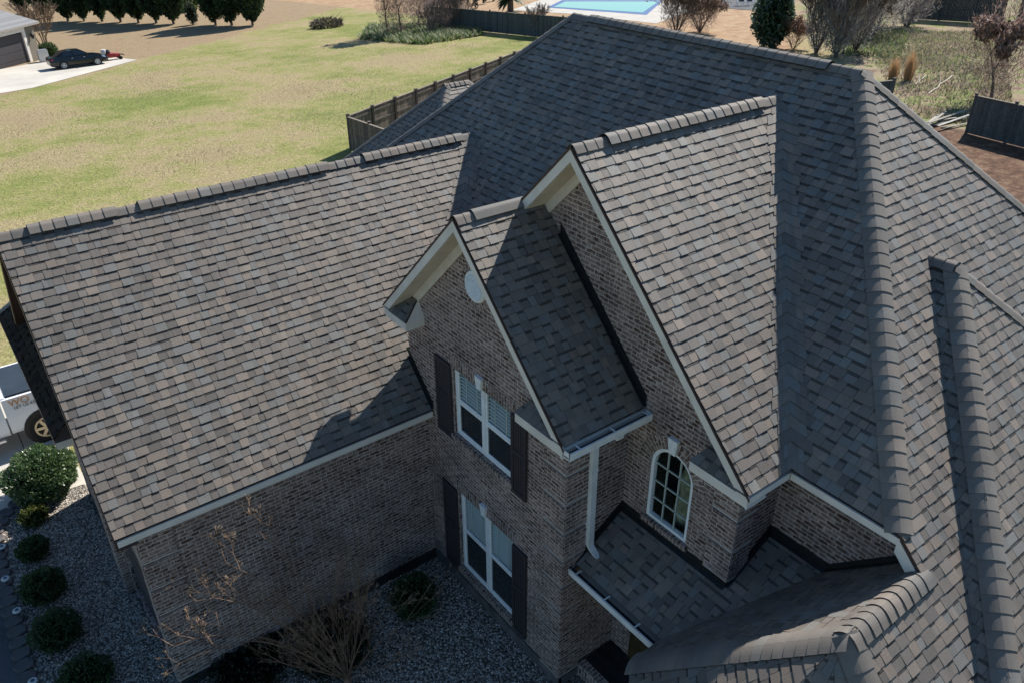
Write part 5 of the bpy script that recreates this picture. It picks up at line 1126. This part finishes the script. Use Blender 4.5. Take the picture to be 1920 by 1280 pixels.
bare_tree('grey_thicket', (1530, 100), 6.5, .06, 'upright pale grey leafless thicket behind the ridge, left one', 5, .32, 85, trunks=11, tilt=.3, mt='twig', first=.32, minr=.016, slivers=(3000, 1.7, 6.2, .6, GT))
bare_tree('grey_thicket', (1566, 108), 6.0, .06, 'upright pale grey leafless thicket, middle one of the three behind the ridge', 5, .34, 86, trunks=9, tilt=.3, mt='twig', first=.32, minr=.016, slivers=(3000, 1.7, 5.8, .6, GT))
bare_tree('grey_thicket', (1604, 96), 6.5, .06, 'upright pale grey leafless thicket, rightmost of the three behind the ridge', 5, .4, 186, trunks=9, tilt=.35, mt='twig', first=.32, minr=.016, slivers=(3000, 2.0, 6.4, .6, GT))
bare_tree('spreading_bare_tree', (1700, 50), 6.0, .12, 'wide leafless tree directly before the left end of the far dark fence', 5, .75, 187, mt='twig', trunks=4, tilt=.5, first=.27, minr=.016, slivers=(2600, 3.0, 5.0, .6, GT))
bare_tree('spreading_bare_tree', (1634, 68), 6.5, .16, 'wide leafless tree with drooping twigs over the green undergrowth', 6, .75, 87, kids=(2, 3), mt='twig', trunks=3, tilt=.5, first=.27, minr=.016, slivers=(2600, 3.4, 4.6, .6, GT))
bare_tree('brown_oak', (1858, 188), 5.3, .11, 'young oak holding red brown leaves behind the right fence', 5, .75, 88, leafcols=DL, nleaf=14, lsize=.26, first=.3, slivers=(3600, 2.7, 5.6, .4, DL))
bare_tree('brown_oak', (1912, 62), 7.0, .12, 'oak with dull brown leaves in the top right corner', 5, .75, 89, leafcols=DL, nleaf=8, lsize=.3, first=.3, slivers=(1800, 2.6, 5, .4, DL))
for i, (q, lb) in enumerate([((1673, 150), 'shorter tuft of orange ornamental grass in the field'), ((1701, 152), 'taller tuft of orange ornamental grass in the field')]):
    r_ = random.Random(90+i); mb = MB(); h = (1.5, 1.9)[i]
    for _ in range(420): a = r_.uniform(0, 6.28); k = r_.random(); b = V3(math.cos(a)*.25*k, math.sin(a)*.25*k, 0); t_ = V3(math.cos(a)*.55*k, math.sin(a)*.55*k, h*r_.uniform(.6, 1.1)); s_ = V3(-math.sin(a), math.cos(a), 0)*.014; mb.poly([b-s_, b+s_, t_], r_.choice([(.42, .25, .12), (.36, .2, .1), (.5, .33, .19)]))
    o = mb.build('ornamental_grass', 'drygrass'); o.location = G(*q); tag(o, lb, 'grass tuft', 'orange ornamental grasses')
# fallen branches, lumber
for (p, q, lb) in (((1716, 162), (1733, 146), 'short pale fallen branch near the orange grass'), ((1741, 179), (1785, 145), 'long pale fallen branch in the field')):
    P, Q = G(*p), G(*q); r_ = random.Random(3); mb = MB(); n = 6; pts = [P+(Q-P)*k/n+V3(r_.uniform(-.08, .08), r_.uniform(-.08, .08), .12) for k in range(n+1)]
    for k in range(n): mb.tube(pts[k]-P, pts[k+1]-P, .026, .022, 6)
    mb.tube(pts[3]-P, pts[3]-P+V3(.5, .3, .3), .03, .015, 5); o = mb.build('fallen_branch', 'soffit'); o.location = P; tag(o, lb, 'branch', 'fallen branches in the field')
# ================================================================= FENCES
FB = [(.15, .12, .1), (.12, .1, .085), (.18, .15, .12), (.1, .085, .075)]
def fence(name, P, Q, label, h=1.75, cols=FB, post=2.3, side=1, rail=True, boardw=.14, top=False):
    P, Q = V3(P[0], P[1], 0), V3(Q[0], Q[1], 0); D_ = Q-P; L_ = np.linalg.norm(D_); d = D_/L_; n = V3(-d[1], d[0], 0)*side; r_ = random.Random(int(L_*10))
    t = thing(name, (P[0], P[1], tz(P[0], P[1])), label, 'fence'); mb = MB(); k = 0.
    while k < L_:
        p = P+d*k; z = tz(p[0], p[1]); hh = h+r_.uniform(-.015, .015); c = r_.choice(cols)
        mb.bar(V3(p[0], p[1], z+.04), V3(p[0], p[1], z+.04)+d*(boardw-.008), n*.02, V3(0, 0, hh), c); k += boardw
    part(mb, 'boards', 'wood_fence', t)
    if rail:
        mb = MB()
        for zz in (.35, 1.0, h-.2):
            k = 0.
            while k < L_-.01: e_ = min(L_, k+post); a, b = P+d*k, P+d*e_; mb.bar(V3(a[0], a[1], tz(*a[:2])+zz)-n*.04, V3(b[0], b[1], tz(*b[:2])+zz)-n*.04, n*.035, V3(0, 0, .09), (.12, .1, .085)); k = e_
        part(mb, 'rail', 'wood_fence', t)
        mb = MB(); k = 0.
        while k < L_-.01: e_ = min(L_, k+post); a, b = P+d*k, P+d*e_; mb.bar(V3(a[0], a[1], tz(*a[:2])+h+.05)-n*.05, V3(b[0], b[1], tz(*b[:2])+h+.05)-n*.05, n*.12, V3(0, 0, .03), (.2, .17, .14)); k = e_
        part(mb, 'top_rail', 'wood_fence', t)
    k = 0.
    while k <= L_+.01:
        p = P+d*min(k, L_); z = tz(p[0], p[1]); mb = MB(); mb.box((p[0]-.06-n[0]*.05, p[1]-.06-n[1]*.05, z), (p[0]+.06-n[0]*.05, p[1]+.06-n[1]*.05, z+h+.14), (.1, .085, .075)); mb.box((p[0]-.085-n[0]*.05, p[1]-.085-n[1]*.05, z+h+.14), (p[0]+.085-n[0]*.05, p[1]+.085-n[1]*.05, z+h+.18), (.1, .085, .075)); part(mb, 'post', 'wood_fence', t); k += post
    return t
Cc = G(657, 283); e1 = G(988, 92, 1.75); e1 = e1+(e1-Cc)*.25
fence('board_fence', Cc, e1, 'weathered brown board fence running from the lawn corner behind the roof', side=1)
s2 = G(714, 243, 1.75); s2 = Cc+(s2-Cc)*2.3
fence('board_fence', Cc, s2, 'short dark board fence returning from the lawn corner to the house', side=-1)
b1, b2 = G(800, 14, 1.9), G(1060, 35, 1.9); b2 = b2+(b2-b1)*.35
DKF = [(.075, .085, .085), (.09, .1, .1), (.06, .07, .07)]
fence('back_fence', b1, b2, 'dark grey green board fence behind the lawn shrubs', h=1.95, cols=DKF, post=2.45, side=-1)
PKF = [(.3, .23, .21), (.27, .21, .19), (.33, .26, .23)]
c1, c2 = G(700, 28), G(930, 0); fence('pale_fence', G(795, 18), G(920, -8), 'pale pinkish board fence beyond the dark fence near the pool yard', h=1.7, cols=PKF, side=1)
fence('side_fence', G(1810, 250), G(2060, 315), 'dark board fence at the right edge in front of the oak', h=1.85, cols=DKF, side=-1)
fp = G(1678, 153, 1.8); fence('corner_fence', fp, fp+V3(-3.5, 1.5, 0), 'dark fence end peeking over the right roof slope', h=1.8, cols=DKF, side=1)
fence('far_fence', G(1700, 36), G(1875, 46), 'tall dark far fence at the top right field edge', h=2.9, cols=[(.05, .06, .065), (.06, .07, .075)], side=-1, post=3)
fence('far_fence', G(1903, 52), G(2010, 60), 'dark fence piece at the very top right corner', h=2.6, cols=DKF, side=-1, post=3)
# lumber pile
L0 = G(1775, 232); r_ = random.Random(12); t = thing('lumber_pile', L0, 'low pile of grey boards beside the end of the right fence', 'lumber')
for i in range(9):
    a = r_.uniform(-.25, .25); P = V3(-2.0+r_.uniform(-.4, .4), r_.uniform(-.7, .7), .03+i*.035); d = V3(math.cos(a), math.sin(a), 0)*r_.uniform(2.5, 4.0); mb = MB(); mb.bar(P, P+d, V3(0, .14, 0), V3(0, 0, .03), r_.choice([(.25, .23, .2), (.15, .13, .12), (.34, .32, .29)])); o = mb.build('board', 'wood_fence'); o.parent = t
# ================================================================= POOL YARD
patch('pool_deck', [tuple(G(*q)[:2]) for q in [(958, 20), (1010, 2), (1035, -8), (1330, -12), (1300, 20), (1230, 45), (1075, 27)]], .02, 'deck')
patch('pool_edge', [tuple(G(*q)[:2]) for q in [(1026, 15), (1054, 1), (1245, 1), (1212, 29)]], .03, 'pool_tile')
patch('pool_water', [tuple(G(*q)[:2]) for q in [(1038, 14), (1060, 4), (1235, 4), (1205, 25)]], .045, 'water')
r_ = random.Random(14); tr = MB(); tr.tube((0, 0, 0), (0, 0, 1.3), .4, .34, 9); cr = MB()
for i in range(46):
    a = r_.uniform(0, 6.28); el = r_.uniform(.0, 1.2); d = V3(math.cos(a)*math.cos(el), math.sin(a)*math.cos(el), math.sin(el)); P = V3(0, 0, 1.3); s_ = V3(-math.sin(a), math.cos(a), 0); pts = [P+d*2.1*t-V3(0, 0, 1.1)*t*t for t in (0, .25, .5, .75, 1)]
    for j in range(4): w0, w1 = (.05, .2, .22, .16, .02)[j], (.05, .2, .22, .16, .02)[j+1]; cr.poly([pts[j]-s_*w0, pts[j]+s_*w0, pts[j+1]+s_*w1, pts[j+1]-s_*w1], r_.choice([(.05, .08, .035), (.08, .11, .05), (.04, .06, .03)]))
place('sago_palm', G(957, 22), 'short palm with arching fronds near the white pool deck', 'palm', None, [(tr, 'trunk', 'bark'), (cr, 'crown', 'leaf')])
for i, (q, h, lb) in enumerate([((853, 17), 1.9, 'small dark conical shrub before the pale fence, leftmost'), ((892, 16), 2.2, 'small dark conical shrub before the pale fence, second'), ((908, 8), 2.2, 'small dark conical shrub before the pale fence, third'), ((925, 3), 1.7, 'small dark conical shrub before the pale fence, nearest the palm')]):
    r_ = random.Random(100+i); mb = MB(); leaves(mb, (0, 0, h/2), (.42, .42, h/2), 450, .22, [(.02, .035, .02), (.035, .05, .03)], r_, lambda t: 1.2-1.0*t if t > .2 else .8+t, hollow=.4, up_=1); tr = MB(); tr.tube((0, 0, 0), (0, 0, h*.4), .04, .03)
    place('conical_shrub', G(*q), lb, 'shrub', 'conical shrubs in front of the pale fence', [(mb, 'crown', 'leaf'), (tr, 'trunk', 'bark')])
# patio and furniture behind the tan yard
patch('patio', [tuple(G(*q)[:2]) for q in [(1325, 14), (1330, -15), (1500, -15), (1480, 22), (1420, 21)]], .03, 'asphalt')
L0 = G(1398, 12); t = thing('garden_bench', L0, 'white metal patio bench frame on the shaded patio', 'bench'); bx_ = rt.copy(); bx_[2] = 0; bx_ = nrmz(bx_); by_ = np.cross((0, 0, 1), bx_)
mb = MB()
for x in (-.95, -.3, .3, .95):
    for y in (0, .6): P = bx_*x+by_*y; mb.tube(P, P+V3(0, 0, .45 if y == 0 else 1.0), .035, .035, 6)
o = mb.build('leg', 'white'); o.parent = t
mb = MB(); 
for y, z in ((0, .45), (.6, .45), (.6, 1.0), (.6, .75)): mb.tube(-bx_*.98+by_*y+V3(0, 0, z), bx_*.98+by_*y+V3(0, 0, z), .035, .035, 6)
for k in range(7): mb.tube(-bx_*.9+bx_*.3*k+V3(0, 0, .46), -bx_*.9+bx_*.3*k+by_*.6+V3(0, 0, .46), .03, .03, 4)
o = mb.build('seat_frame', 'white'); o.parent = t
for x in (-.5, .45): mb = MB(); mb.box((0, 0, 0), (.5, .5, .18)); mb.v = [tuple(bx_*(v[0]+x-.25)+by_*(v[1]+.05)+V3(0, 0, .5+v[2])) for v in mb.v]; o = mb.build('cushion', 'tonneau'); o.parent = t
